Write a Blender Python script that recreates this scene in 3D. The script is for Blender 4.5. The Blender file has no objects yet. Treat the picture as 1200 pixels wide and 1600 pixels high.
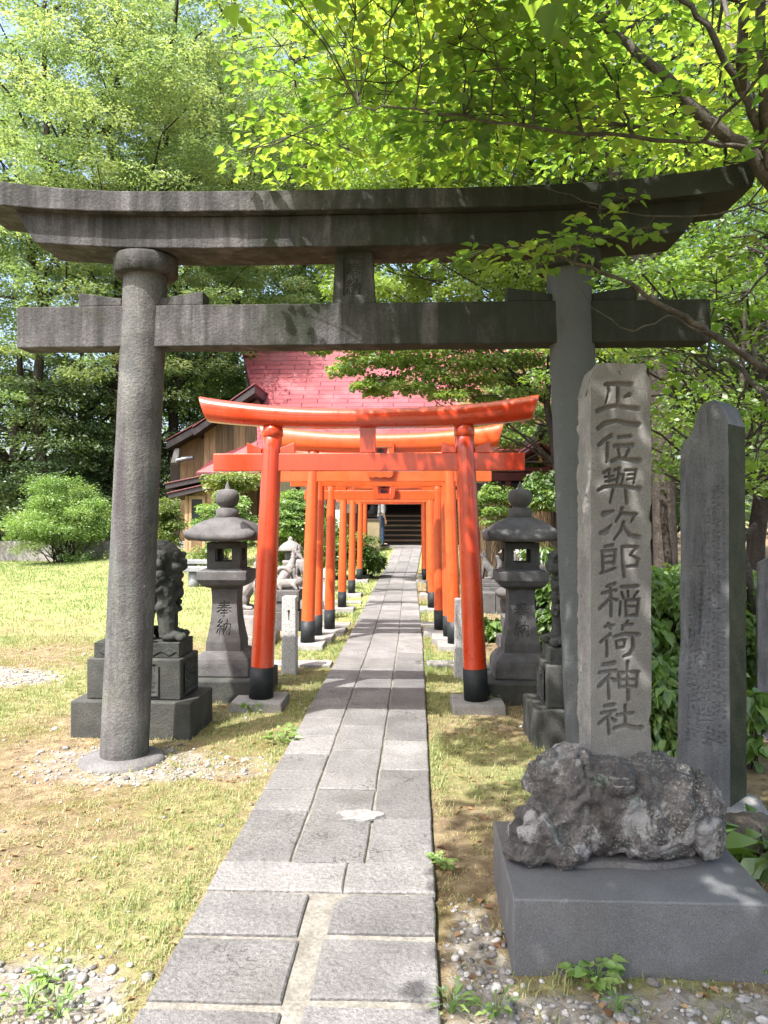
import bpy, math, random
import numpy as np
from mathutils import Vector, Matrix, Euler

# ------------------------------------------------------------------ camera, sky, sun, exposure
C = bpy.context.scene.collection
SC = bpy.context.scene
F, HOR, EYE = 1200.0, 808.0, 1.5
TH = math.atan(51 / 1200)                 # the camera looks a little to the left of the path's direction
ct, st = math.cos(TH), math.sin(TH)
cam = bpy.data.cameras.new('camera'); cam.sensor_fit = 'AUTO'; cam.sensor_width = 36; cam.lens = 27.0
cam.shift_y = 0.005; cam.clip_start = 0.05; cam.clip_end = 600
camo = bpy.data.objects.new('camera', cam); C.objects.link(camo)
camo.location = (0, 0, EYE); camo.rotation_euler = (math.pi / 2, 0, TH); SC.camera = camo

SUN = Vector((0.36, 0.50, -1.0)).normalized()      # the way the sunlight travels: from front left, high
elev = math.asin(-SUN.z); az = math.atan2(-SUN.x, -SUN.y)
sl = bpy.data.lights.new('sun', 'SUN'); sl.energy = 3.3; sl.angle = math.radians(0.6); sl.color = (1.0, 0.97, 0.92)
so = bpy.data.objects.new('sun', sl); C.objects.link(so); so.rotation_euler = SUN.to_track_quat('-Z', 'Y').to_euler()
W = bpy.data.worlds.new('World'); SC.world = W; W.use_nodes = True
wn = W.node_tree; bg = wn.nodes['Background']
sky = wn.nodes.new('ShaderNodeTexSky'); sky.sky_type = 'NISHITA'; sky.sun_disc = False
sky.sun_elevation = elev; sky.sun_rotation = az; sky.air_density = 1.0; sky.dust_density = 5.0; sky.ozone_density = 1.0
wn.links.new(sky.outputs[0], bg.inputs[0]); bg.inputs[1].default_value = 0.15
SC.view_settings.view_transform = 'Standard'; SC.view_settings.look = 'None'
SC.view_settings.exposure = 1.78; SC.view_settings.gamma = 1.0
SC.render.engine = 'CYCLES'
SC.cycles.use_denoising = True
SC.cycles.max_bounces = 7; SC.cycles.diffuse_bounces = 4; SC.cycles.transmission_bounces = 5; SC.cycles.transparent_max_bounces = 6
SC.cycles.caustics_reflective = False; SC.cycles.caustics_refractive = False

rng = np.random.default_rng(7); random.seed(7)

def P(px, py, zc):
    """a point seen at (px, py) of the 1200 x 1600 photograph, zc metres ahead of the camera"""
    xc = (px - 600) / F * zc; up = (HOR - py) / F * zc
    return np.array((xc * ct - zc * st, xc * st + zc * ct, EYE + up))

# ------------------------------------------------------------------ noise
def _hash(i, j, k, s):
    h = (i * 374761393 + j * 668265263 + k * 2147483647 + s * 974634777) & 0xFFFFFFFF
    h = ((h ^ (h >> 13)) * 1274126177) & 0xFFFFFFFF
    return ((h ^ (h >> 16)) & 0xFFFF) / 32767.5 - 1.0
def vnoise(p, s=0):
    p = np.asarray(p, float); f = np.floor(p); t = p - f; f = f.astype(np.int64); t = t * t * (3 - 2 * t)
    r = 0
    for a in (0, 1):
        for b in (0, 1):
            for c in (0, 1):
                w = (t[:, 0] if a else 1 - t[:, 0]) * (t[:, 1] if b else 1 - t[:, 1]) * (t[:, 2] if c else 1 - t[:, 2])
                r = r + w * _hash(f[:, 0] + a, f[:, 1] + b, f[:, 2] + c, s)
    return r
def fbm(p, o=4, s=0):
    p = np.asarray(p, float); r = 0; a = 1.0; n = 0
    for i in range(o):
        r = r + a * vnoise(p * 2 ** i, s + i * 17); n += a; a *= .5
    return r / n
def n2(x, y, sc, o=3, s=0):
    x = np.asarray(x, float); y = np.asarray(y, float); sh = np.broadcast(x, y).shape
    p = np.stack([np.broadcast_to(x, sh).ravel() * sc, np.broadcast_to(y, sh).ravel() * sc, np.zeros(int(np.prod(sh)))], 1)
    return fbm(p, o, s).reshape(sh)
def sstep(a, b, x):
    t = np.clip((np.asarray(x, float) - a) / (b - a), 0, 1); return t * t * (3 - 2 * t)

# ------------------------------------------------------------------ meshes
def np_mesh(name, V, F_, tint=None, smooth=False):
    V = np.asarray(V, np.float32); F_ = np.asarray(F_, np.int32)
    me = bpy.data.meshes.new(name); n, k = F_.shape
    me.vertices.add(len(V)); me.vertices.foreach_set('co', V.ravel())
    me.loops.add(n * k); me.loops.foreach_set('vertex_index', F_.ravel())
    me.polygons.add(n); me.polygons.foreach_set('loop_start', np.arange(0, n * k, k, dtype=np.int32))
    me.update(calc_edges=True)
    if tint is not None:
        a = me.attributes.new('tint', 'FLOAT', 'FACE'); a.data.foreach_set('value', np.asarray(tint, np.float32))
    if smooth: me.polygons.foreach_set('use_smooth', np.ones(n, bool))
    return me
def link(name, me, mat=None, parent=None, loc=None, rot=None):
    o = bpy.data.objects.new(name, me); C.objects.link(o)
    if mat: me.materials.append(mat)
    if parent: o.parent = parent
    if loc is not None: o.location = loc
    if rot is not None: o.rotation_euler = rot
    return o
def tag(o, label=None, cat=None, group=None, kind=None):
    if label: o['label'] = label
    if cat: o['category'] = cat
    if group: o['group'] = group
    if kind: o['kind'] = kind
    return o
def thing(name, label, cat, loc=(0, 0, 0), rz=0, group=None):
    o = bpy.data.objects.new(name, None); C.objects.link(o); o.location = loc; o.rotation_euler = (0, 0, rz)
    o.empty_display_size = .2
    return tag(o, label, cat, group)
def copy_tree(o, parent=None):
    c = o.copy(); C.objects.link(c)
    if parent: c.parent = parent
    for ch in list(o.children): copy_tree(ch, c)
    return c

class MB:
    def __init__(s): s.v = []; s.f = []; s.t = []; s.sm = []
    def add(s, vs, fs, t=.5, sm=False):
        b = len(s.v); s.v += [tuple(map(float, v)) for v in vs]
        for f in fs: s.f.append(tuple(b + i for i in f)); s.t.append(t); s.sm.append(sm)
    def box(s, x0, x1, y0, y1, z0, z1, t=.5, M=None):
        vs = [(x, y, z) for z in (z0, z1) for y in (y0, y1) for x in (x0, x1)]
        if M is not None: vs = [tuple(M @ Vector(v)) for v in vs]
        s.add(vs, [(0, 2, 3, 1), (4, 5, 7, 6), (0, 1, 5, 4), (2, 6, 7, 3), (0, 4, 6, 2), (1, 3, 7, 5)], t)
    def hull8(s, b, tp, t=.5):      # bottom quad, top quad (both counter-clockwise from above)
        s.add(list(b) + list(tp), [(3, 2, 1, 0), (4, 5, 6, 7), (0, 1, 5, 4), (1, 2, 6, 5), (2, 3, 7, 6), (3, 0, 4, 7)], t)
    def prism(s, poly, y0, y1, t=.5):      # polygon in x, z pushed along y
        n = len(poly)
        s.add([(x, y0, z) for x, z in poly] + [(x, y1, z) for x, z in poly],
              [tuple(range(n - 1, -1, -1))[::-1], tuple(range(2 * n - 1, n - 1, -1))] + [((i + 1) % n, i, n + i, n + (i + 1) % n) for i in range(n)], t)
    def tube(s, pts, rs, n=8, t=.5, cap=True, sm=True, sx=1.0):
        pts = [np.asarray(p, float) for p in pts]
        if np.isscalar(rs): rs = [rs] * len(pts)
        up = np.array((0, 0, 1.0)); vs = []; prev = None
        for i, p in enumerate(pts):
            d = pts[min(i + 1, len(pts) - 1)] - pts[max(i - 1, 0)]; d = d / (np.linalg.norm(d) + 1e-9)
            if prev is None:
                a = np.cross(d, up if abs(d[2]) < .9 else np.array((1.0, 0, 0)))
            else: a = prev - d * prev.dot(d)
            a /= np.linalg.norm(a) + 1e-9; prev = a; b = np.cross(d, a)
            for k in range(n):
                an = 2 * math.pi * k / n; vs.append(p + rs[i] * (math.cos(an) * a * sx + math.sin(an) * b))
        m = len(pts); fs = [(i * n + k, i * n + (k + 1) % n, (i + 1) * n + (k + 1) % n, (i + 1) * n + k) for i in range(m - 1) for k in range(n)]
        s.add(vs, fs, t, sm)
        if cap:
            b = len(s.v) - m * n
            s.f.append(tuple(range(b + n - 1, b - 1, -1))); s.t.append(t); s.sm.append(False)
            s.f.append(tuple(range(b + (m - 1) * n, b + m * n))); s.t.append(t); s.sm.append(False)
    def lathe(s, prof, n=32, c=(0, 0, 0), t=.5, sm=True):
        vs = [(c[0] + r * math.cos(2 * math.pi * k / n), c[1] + r * math.sin(2 * math.pi * k / n), c[2] + z) for r, z in prof for k in range(n)]
        m = len(prof)
        s.add(vs, [(i * n + k, i * n + (k + 1) % n, (i + 1) * n + (k + 1) % n, (i + 1) * n + k) for i in range(m - 1) for k in range(n)], t, sm)
        b = len(s.v) - m * n
        s.f.append(tuple(range(b + n - 1, b - 1, -1))); s.t.append(t); s.sm.append(False)
        s.f.append(tuple(range(b + (m - 1) * n, b + m * n))); s.t.append(t); s.sm.append(False)
    def sqlathe(s, prof, c=(0, 0), t=.5):
        vs = []
        for h, z in prof: vs += [(c[0] - h, c[1] - h, z), (c[0] + h, c[1] - h, z), (c[0] + h, c[1] + h, z), (c[0] - h, c[1] + h, z)]
        m = len(prof)
        s.add(vs, [(i * 4 + k, i * 4 + (k + 1) % 4, i * 4 + 4 + (k + 1) % 4, i * 4 + 4 + k) for i in range(m - 1) for k in range(4)] + [(3, 2, 1, 0), tuple(range(m * 4 - 4, m * 4))], t)
    def grid(s, pts, t=.5, sm=False):      # pts[i][j]
        m, n = len(pts), len(pts[0])
        s.add([p for r in pts for p in r], [(i * n + j, i * n + j + 1, (i + 1) * n + j + 1, (i + 1) * n + j) for i in range(m - 1) for j in range(n - 1)], t, sm)
    def ell(s, c, r, rot=None, n=14):
        R = rot.to_matrix() if rot is not None else Matrix.Identity(3)
        vs = []; r = (r, r, r) if np.isscalar(r) else r; m = n // 2 + 1
        for i in range(m + 1):
            ph = math.pi * (i + .001) / (m + .002)
            for k in range(n):
                an = 2 * math.pi * k / n
                vs.append(Vector(c) + R @ Vector((r[0] * math.sin(ph) * math.cos(an), r[1] * math.sin(ph) * math.sin(an), r[2] * math.cos(ph))))
        b = len(s.v)
        s.add(vs, [(i * n + k, (i + 1) * n + k, (i + 1) * n + (k + 1) % n, i * n + (k + 1) % n) for i in range(m) for k in range(n)], .5, True)
        s.f += [tuple(b + k for k in range(n)), tuple(b + m * n + k for k in range(n - 1, -1, -1))]; s.t += [.5, .5]; s.sm += [True, True]
    def cap(s, a, b, ra, rb, n=10):
        a = np.asarray(a, float); b = np.asarray(b, float); d = b - a; L = np.linalg.norm(d); d /= L
        pts, rs = [], []
        for q in (-.98, -.7, -.35): pts.append(a + d * ra * q); rs.append(ra * math.sqrt(1 - q * q))
        pts += [a, b]; rs += [ra, rb]
        for q in (.35, .7, .98): pts.append(b + d * rb * q); rs.append(rb * math.sqrt(1 - q * q))
        s.tube(pts, rs, n)
    def mesh(s, name, tint=True):
        me = bpy.data.meshes.new(name); me.from_pydata(s.v, [], s.f); me.update()
        if tint:
            a = me.attributes.new('tint', 'FLOAT', 'FACE'); a.data.foreach_set('value', np.array(s.t, np.float32))
        me.polygons.foreach_set('use_smooth', np.array(s.sm, bool))
        return me
    def build(s, name, mat, parent=None, bevel=0, seg=2, **k):
        o = link(name, s.mesh(name), mat, parent, **k)
        if bevel:
            m = o.modifiers.new('bevel', 'BEVEL'); m.width = bevel; m.segments = seg; m.limit_method = 'ANGLE'; m.angle_limit = math.radians(40)
        return o

def blob(name, fn, voxel, mat, parent=None, smooth=4, disp=None, **k):
    """closed shapes melted into ONE continuous surface"""
    mb = MB(); fn(mb); me = mb.mesh(name, False); o = bpy.data.objects.new('melt', me); C.objects.link(o)
    m = o.modifiers.new('r', 'REMESH'); m.mode = 'VOXEL'; m.voxel_size = voxel
    q = o.modifiers.new('s', 'SMOOTH'); q.iterations = smooth; q.factor = .5
    bpy.context.view_layer.update(); dg = bpy.context.evaluated_depsgraph_get()
    m2 = bpy.data.meshes.new_from_object(o.evaluated_get(dg)); bpy.data.objects.remove(o); bpy.data.meshes.remove(me); m2.name = name
    if disp:
        n = len(m2.vertices); co = np.empty(n * 3, np.float32); no = np.empty(n * 3, np.float32)
        m2.vertices.foreach_get('co', co); m2.vertex_normals.foreach_get('vector', no)
        co = co.reshape(-1, 3).astype(float); co = co + no.reshape(-1, 3) * disp(co)[:, None]
        m2.vertices.foreach_set('co', co.astype(np.float32).ravel())
    m2.polygons.foreach_set('use_smooth', np.ones(len(m2.polygons), bool)); m2.update()
    m2.materials.clear()
    return link(name, m2, mat, parent, **k)

# ------------------------------------------------------------------ materials
def nd(nt, typ, inp=None, **k):
    n = nt.nodes.new('ShaderNode' + typ)
    for a, v in k.items(): setattr(n, a, v)
    for a, v in (inp or {}).items():
        if isinstance(v, bpy.types.NodeSocket): nt.links.new(v, n.inputs[a])
        else: n.inputs[a].default_value = v
    return n
def c4(c): return (*c, 1.0)
def ramp(nt, fac, stops, interp='LINEAR'):
    r = nt.nodes.new('ShaderNodeValToRGB'); r.color_ramp.interpolation = interp; e = r.color_ramp.elements
    while len(e) < len(stops): e.new(.5)
    for el, (p, c) in zip(e, stops): el.position = p; el.color = c4(c) if len(c) == 3 else c
    nt.links.new(fac, r.inputs[0]); return r.outputs[0]
def mix(nt, a, b, f, typ='MIX'):
    m = nt.nodes.new('ShaderNodeMix'); m.data_type = 'RGBA'; m.blend_type = typ
    for s_, v in ((m.inputs[0], f), (m.inputs[6], a), (m.inputs[7], b)):
        if isinstance(v, bpy.types.NodeSocket): nt.links.new(v, s_)
        else: s_.default_value = v if not isinstance(v, tuple) or len(v) == 4 else c4(v)
    return m.outputs[2]
def new_mat(name):
    m = bpy.data.materials.new(name); m.use_nodes = True; nt = m.node_tree
    return m, nt, nt.nodes['Principled BSDF']
def coords(nt, scale=(1, 1, 1)):
    tc = nd(nt, 'TexCoord'); mp = nd(nt, 'Mapping', {'Vector': tc.outputs['Object'], 'Scale': scale}); return mp.outputs[0]
def noise(nt, vec, sc, det=4, rough=.55, dist=0):
    return nd(nt, 'TexNoise', {'Vector': vec, 'Scale': sc, 'Detail': det, 'Roughness': rough, 'Distortion': dist}).outputs['Fac']
def g(v): return (v, v, v)
def step(nt, fac, a, b): return ramp(nt, fac, [(a, g(0)), (b, g(1))])

def stone(name, c1, c2, scale=5, rough=.85, bump=.35, bscale=60, speck=None, streak=None, lichen=None, moss=None, tint=0, spec=.3, bdist=.01, grain=.4, patchy=0, algae=None, streak2=None, cracks=False, dirt=None):
    m, nt, b = new_mat(name); v = coords(nt)
    col = ramp(nt, noise(nt, v, scale, 6, .6, .3), [(.3, c1), (.7, c2)])
    col = mix(nt, col, ramp(nt, noise(nt, v, bscale * 1.3, 4, .75), [(.3, g(1 - grain)), (.5, g(1)), (.7, g(1 + grain))]), 1.0, 'MULTIPLY')
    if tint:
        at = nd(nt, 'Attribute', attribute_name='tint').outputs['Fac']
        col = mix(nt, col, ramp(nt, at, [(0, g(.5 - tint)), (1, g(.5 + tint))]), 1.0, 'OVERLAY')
    if speck:
        sc_, thr, cc, am = speck
        f_ = nd(nt, 'Math', {0: step(nt, noise(nt, v, sc_, 2), thr, thr + .06), 1: am}, operation='MULTIPLY').outputs[0]
        if patchy: f_ = nd(nt, 'Math', {0: f_, 1: step(nt, noise(nt, v, patchy, 3), .42, .62)}, operation='MULTIPLY').outputs[0]
        col = mix(nt, col, cc, f_)
    if streak:
        cc, am, sx = streak
        v2 = coords(nt, (sx, sx, sx * .06)); f = step(nt, noise(nt, v2, 1.0, 5, .6), .42, .66)
        col = mix(nt, col, cc, nd(nt, 'Math', {0: f, 1: am}, operation='MULTIPLY').outputs[0])
    if streak2:
        cc, am, sx = streak2; v2 = nd(nt, 'Mapping', {'Vector': coords(nt, (sx, sx, sx * .09)), 'Location': (7.3, 2.1, 4.4)}).outputs[0]
        col = mix(nt, col, cc, nd(nt, 'Math', {0: step(nt, noise(nt, v2, 1.0, 6, .7), .55, .75), 1: am}, operation='MULTIPLY').outputs[0])
    if lichen:
        for sc_, thr, cc in lichen:
            col = mix(nt, col, cc, step(nt, noise(nt, v, sc_, 8, .7, .6), thr, thr + .05))
    if moss:
        cc, sc_, thr = moss
        col = mix(nt, col, cc, step(nt, noise(nt, v, sc_, 5, .6, .5), thr, thr + .18))
    if dirt:
        cc, sc_, thr = dirt; col = mix(nt, col, cc, nd(nt, 'Math', {0: step(nt, noise(nt, v, sc_, 8, .7, .8), thr, thr + .25), 1: .6}, operation='MULTIPLY').outputs[0])
    if cracks:
        vw = nd(nt, 'VectorMath', {0: v, 1: nd(nt, 'TexNoise', {'Vector': v, 'Scale': 5.0, 'Detail': 4.0}).outputs['Color']}, operation='ADD').outputs[0]
        vd = nd(nt, 'TexVoronoi', {'Vector': vw, 'Scale': 1.9}, feature='DISTANCE_TO_EDGE').outputs['Distance']
        ck = nd(nt, 'Math', {0: step(nt, vd, .012, .004) if False else ramp(nt, vd, [(.003, g(1)), (.010, g(0))]), 1: step(nt, noise(nt, v, 1.1, 2), .52, .58)}, operation='MULTIPLY').outputs[0]
        col = mix(nt, col, (.035, .033, .03), ck)
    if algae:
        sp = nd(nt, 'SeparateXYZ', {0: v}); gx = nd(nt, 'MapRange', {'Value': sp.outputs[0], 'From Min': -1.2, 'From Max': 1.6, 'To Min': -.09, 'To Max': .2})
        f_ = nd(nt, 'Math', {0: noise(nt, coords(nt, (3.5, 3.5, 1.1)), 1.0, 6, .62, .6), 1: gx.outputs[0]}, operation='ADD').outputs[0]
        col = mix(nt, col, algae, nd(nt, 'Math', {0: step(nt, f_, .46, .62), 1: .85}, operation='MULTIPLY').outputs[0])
    nt.links.new(col, b.inputs['Base Color']); b.inputs['Roughness'].default_value = rough
    b.inputs['Specular IOR Level'].default_value = spec
    h = nd(nt, 'Math', {0: noise(nt, v, bscale, 5, .65), 1: noise(nt, v, bscale * .18, 5, .6)}, operation='ADD').outputs[0]
    bp = nd(nt, 'Bump', {'Height': h, 'Strength': bump, 'Distance': bdist}); nt.links.new(bp.outputs[0], b.inputs['Normal'])
    return m
def paint(name, c, rough=.3, c2=None, bump=.05, coat=0, nscale=3):
    m, nt, b = new_mat(name); v = coords(nt); c2 = c2 or tuple(x * .82 for x in c)
    col = ramp(nt, noise(nt, v, nscale, 5, .6), [(.3, c2), (.7, c)])
    col = mix(nt, col, ramp(nt, noise(nt, coords(nt, (30, 30, 2.2)), 1.0, 6, .7), [(.25, g(.62)), (.5, g(1)), (.75, g(1.12))]), .55, 'MULTIPLY')
    col = mix(nt, col, ramp(nt, noise(nt, v, 2.1, 7, .7, .5), [(.32, (.55, .5, .5)), (.5, g(1))]), .5, 'MULTIPLY')
    nt.links.new(col, b.inputs['Base Color'])
    rr = ramp(nt, noise(nt, v, nscale * 4, 4), [(.3, g(rough * .8)), (.7, g(min(1, rough * 1.35)))])
    nt.links.new(rr, b.inputs['Roughness']); b.inputs['Coat Weight'].default_value = coat; b.inputs['Coat Roughness'].default_value = .12
    bp = nd(nt, 'Bump', {'Height': noise(nt, coords(nt, (1, 1, .25)), 26, 4), 'Strength': bump, 'Distance': .01}); nt.links.new(bp.outputs[0], b.inputs['Normal'])
    return m
def wood(name, c1, c2, rough=.75, grain=(22, 22, 1.4), tint=.35, bump=.25):
    m, nt, b = new_mat(name); v = coords(nt, grain)
    col = ramp(nt, noise(nt, v, 1.0, 5, .6, .8), [(.3, c1), (.7, c2)])
    at = nd(nt, 'Attribute', attribute_name='tint').outputs['Fac']
    col = mix(nt, col, ramp(nt, at, [(0, g(.5 - tint)), (1, g(.5 + tint))]), 1.0, 'OVERLAY')
    nt.links.new(col, b.inputs['Base Color']); b.inputs['Roughness'].default_value = rough
    bp = nd(nt, 'Bump', {'Height': noise(nt, v, 2.0, 5), 'Strength': bump, 'Distance': .01}); nt.links.new(bp.outputs[0], b.inputs['Normal'])
    return m
def leafmat(name, stops, trans=.45, gloss=.06, tcol=None):
    m = bpy.data.materials.new(name); m.use_nodes = True; nt = m.node_tree; nt.nodes.clear()
    at = nd(nt, 'Attribute', attribute_name='tint').outputs['Fac']; col = ramp(nt, at, stops)
    d = nd(nt, 'BsdfDiffuse', {'Color': col, 'Roughness': .5})
    tc = mix(nt, col, tcol or (1.35, 1.25, .5, 1), 1.0, 'MULTIPLY')
    t = nd(nt, 'BsdfTranslucent', {'Color': tc})
    s = nd(nt, 'MixShader', {0: trans, 1: d.outputs[0], 2: t.outputs[0]})
    gl = nd(nt, 'BsdfGlossy', {'Color': c4(g(.8)), 'Roughness': .5})
    s2 = nd(nt, 'MixShader', {0: gloss, 1: s.outputs[0], 2: gl.outputs[0]})
    o = nd(nt, 'OutputMaterial', {'Surface': s2.outputs[0]})
    return m

M = {}
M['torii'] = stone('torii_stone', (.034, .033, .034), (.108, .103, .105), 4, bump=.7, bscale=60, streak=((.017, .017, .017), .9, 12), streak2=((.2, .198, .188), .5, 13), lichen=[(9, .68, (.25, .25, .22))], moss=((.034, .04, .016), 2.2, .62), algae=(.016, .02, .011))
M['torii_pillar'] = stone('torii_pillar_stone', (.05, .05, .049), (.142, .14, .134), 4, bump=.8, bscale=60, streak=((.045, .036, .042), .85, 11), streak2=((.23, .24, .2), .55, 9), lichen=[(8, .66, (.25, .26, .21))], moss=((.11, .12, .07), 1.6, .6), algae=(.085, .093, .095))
M['cement'] = stone('cement', (.09, .085, .085), (.15, .145, .145), 6, bump=.3)
M['lantern'] = stone('lantern_stone', (.056, .054, .055), (.122, .118, .117), 7, bump=.45, bscale=110, lichen=[(14, .68, (.24, .23, .17))], moss=((.06, .06, .025), 3, .66))
M['dark_stone'] = stone('dark_stone', (.03, .032, .029), (.07, .07, .063), 5, bump=.45, bscale=90, lichen=[(22, .7, (.16, .17, .13))], moss=((.035, .04, .016), 2.5, .6))
M['statue'] = stone('statue_stone', (.02, .023, .022), (.062, .064, .058), 9, bump=.6, bscale=120, lichen=[(30, .68, (.15, .16, .13))], moss=((.03, .036, .014), 5, .62))
M['fox'] = stone('fox_stone', (.13, .12, .115), (.26, .245, .235), 8, bump=.35, bscale=120, lichen=[(20, .68, (.3, .29, .25))], moss=((.07, .065, .03), 4, .66))
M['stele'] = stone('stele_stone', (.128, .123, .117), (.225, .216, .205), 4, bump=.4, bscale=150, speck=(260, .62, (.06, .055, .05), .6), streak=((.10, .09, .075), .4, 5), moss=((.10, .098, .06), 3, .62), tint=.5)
M['rock'] = stone('lava_rock', (.05, .045, .044), (.15, .137, .132), 9, bump=.9, bscale=70, speck=(95, .56, (.3, .29, .26), .85), lichen=[(5, .54, (.30, .29, .285)), (7, .61, (.17, .22, .185)), (12, .66, (.36, .35, .31))], bdist=.02, patchy=3.2)
M['granite_dark'] = stone('dark_granite', (.088, .088, .094), (.135, .135, .14), 3, rough=.6, bump=.12, bscale=200, speck=(330, .6, (.26, .26, .27), .6), lichen=[(5, .66, (.2, .195, .195)), (17, .7, (.24, .235, .225))], spec=.4, dirt=((.06, .055, .045), 2.0, .5))
M['slate'] = stone('slate', (.06, .062, .07), (.13, .13, .138), 5, rough=.7, bump=.5, bscale=80, streak=((.17, .17, .18), .6, 14), moss=((.035, .04, .02), 2, .6), spec=.4)
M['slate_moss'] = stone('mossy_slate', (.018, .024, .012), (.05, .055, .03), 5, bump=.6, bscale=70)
M['granite'] = stone('white_granite', (.42, .41, .40), (.55, .54, .52), 4, bump=.2, bscale=160, speck=(170, .53, (.09, .09, .09), .9))
M['plinth'] = stone('plinth_stone', (.17, .16, .155), (.3, .285, .27), 6, bump=.5, bscale=80, moss=((.12, .1, .05), 4, .62), lichen=[(12, .68, (.42, .4, .36))])
M['path'] = stone('path_stone', (.128, .123, .122), (.208, .2, .195), 3.2, bump=.8, bscale=45, speck=(180, .58, (.08, .075, .075), .6), lichen=[(7, .71, (.3, .29, .27)), (16, .73, (.33, .32, .3))], tint=.2, bdist=.016, grain=.38, cracks=True, streak=None, dirt=((.085, .078, .065), 1.7, .52))
M['mortar'] = stone('mortar', (.13, .12, .10), (.24, .225, .2), 9, bump=.4)
M['pale_cement'] = stone('pale_cement', (.16, .156, .152), (.27, .263, .255), 20, bump=.5, bscale=70)
M['red'] = paint('vermilion_paint', (.60, .052, .012), .3, (.50, .038, .009), coat=1.0)
M['orange'] = paint('orange_vermilion_paint', (.62, .088, .018), .32, (.54, .068, .014), coat=.8)
M['black'] = paint('black_paint', (.006, .009, .011), .65)
M['bark'] = stone('bark', (.025, .02, .016), (.07, .056, .045), 8, bump=1.0, bscale=24, streak=((.03, .025, .02), .9, 14), bdist=.03)
M['bark_grey'] = stone('grey_bark', (.045, .038, .03), (.13, .115, .098), 10, bump=.8, bscale=40, streak=((.05, .042, .035), .7, 16), bdist=.02)
M['wood'] = wood('weathered_cedar', (.09, .05, .024), (.22, .135, .065))
M['wood_pale'] = wood('fresh_cedar', (.24, .15, .075), (.38, .26, .14))
M['wood_dark'] = wood('dark_timber', (.02, .013, .01), (.055, .036, .026))
M['steps'] = wood('step_timber', (.11, .07, .048), (.2, .13, .085), grain=(2, 20, 20), tint=.46)
M['plaster'] = paint('white_plaster', (.74, .76, .8), .8, (.62, .65, .7))
M['metal'] = paint('bright_metal', (.4, .4, .4), .35)
M['metal'].node_tree.nodes['Principled BSDF'].inputs['Metallic'].default_value = .8
M['dark_roof'] = paint('dark_roof', (.03, .022, .024), .5)
M['lacquer'] = paint('dark_red_lacquer', (.10, .012, .012), .35)
M['panel'] = paint('beige_panel', (.25, .205, .125), .35)
M['glass'] = paint('dark_glass', (.012, .02, .02), .12)
def roofmat():
    m, nt, b = new_mat('red_sheet_roof'); uv = nd(nt, 'UVMap').outputs[0]
    br = nd(nt, 'TexBrick', {'Vector': uv, 'Color1': c4((.26, .064, .074)), 'Color2': c4((.21, .047, .056)), 'Mortar': c4((.06, .01, .014)), 'Scale': 1.0, 'Mortar Size': .018, 'Mortar Smooth': .3, 'Brick Width': 1.1, 'Row Height': .29})
    col = mix(nt, br.outputs[0], (.42, .22, .22), step(nt, noise(nt, coords(nt), 1.3, 5), .5, .8), 'MIX')
    nt.links.new(mix(nt, br.outputs[0], col, .35), b.inputs['Base Color']); b.inputs['Roughness'].default_value = .36
    bp = nd(nt, 'Bump', {'Height': br.outputs['Fac'], 'Strength': .6, 'Distance': .02}, invert=True); nt.links.new(bp.outputs[0], b.inputs['Normal'])
    return m
M['roof'] = roofmat()
G = lambda *a: [(i / (len(a) - 1), c) for i, c in enumerate(a)]
M['leaf_near'] = leafmat('near_leaves', G((.05, .105, .022), (.095, .165, .035), (.15, .215, .045), (.23, .25, .06)), .6, .05, (2.6, 2.6, 1.15, 1))
M['leaf_mid'] = leafmat('mid_leaves', G((.06, .13, .03), (.14, .25, .055), (.24, .34, .08)), .5, .06)
M['leaf_left'] = leafmat('feathery_leaves', G((.11, .19, .075), (.23, .34, .14), (.37, .44, .21)), .5, .05, (1.5, 1.4, .8, 1))
M['leaf_dark'] = leafmat('evergreen_leaves', G((.04, .085, .034), (.10, .165, .06), (.21, .26, .10)), .3, .06)
M['leaf_shrub'] = leafmat('shrub_leaves', G((.08, .17, .04), (.17, .30, .07), (.28, .39, .12)), .45, .07)
M['leaf_pale'] = leafmat('pale_shrub_leaves', G((.09, .14, .03), (.17, .24, .06), (.3, .32, .1)), .38, .06)
M['leaf_hosta'] = leafmat('broad_leaves', G((.06, .13, .02), (.11, .21, .03), (.17, .27, .04)), .4, .09)
M['grass'] = leafmat('grass_blades', G((.37, .31, .18), (.35, .33, .16), (.25, .30, .105), (.15, .25, .07)), .35, .04, (1.2, 1.15, .7, 1))
M['litter'] = leafmat('needle_litter', G((.1, .05, .025), (.26, .14, .07), (.4, .27, .15)), .1, .03)
M['pebble'] = stone('pebbles', (.13, .122, .118), (.31, .297, .285), 30, bump=.2, tint=.42)
M['skin'] = paint('skin', (.5, .3, .21), .5)
M['cloth_white'] = paint('white_cotton', (.72, .73, .76), .9)
M['denim'] = paint('denim', (.03, .075, .16), .9, (.02, .05, .11), nscale=14)
M['cloth_black'] = paint('black_nylon', (.012, .012, .014), .7)
M['hair'] = paint('black_hair', (.01, .008, .007), .5)

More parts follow.
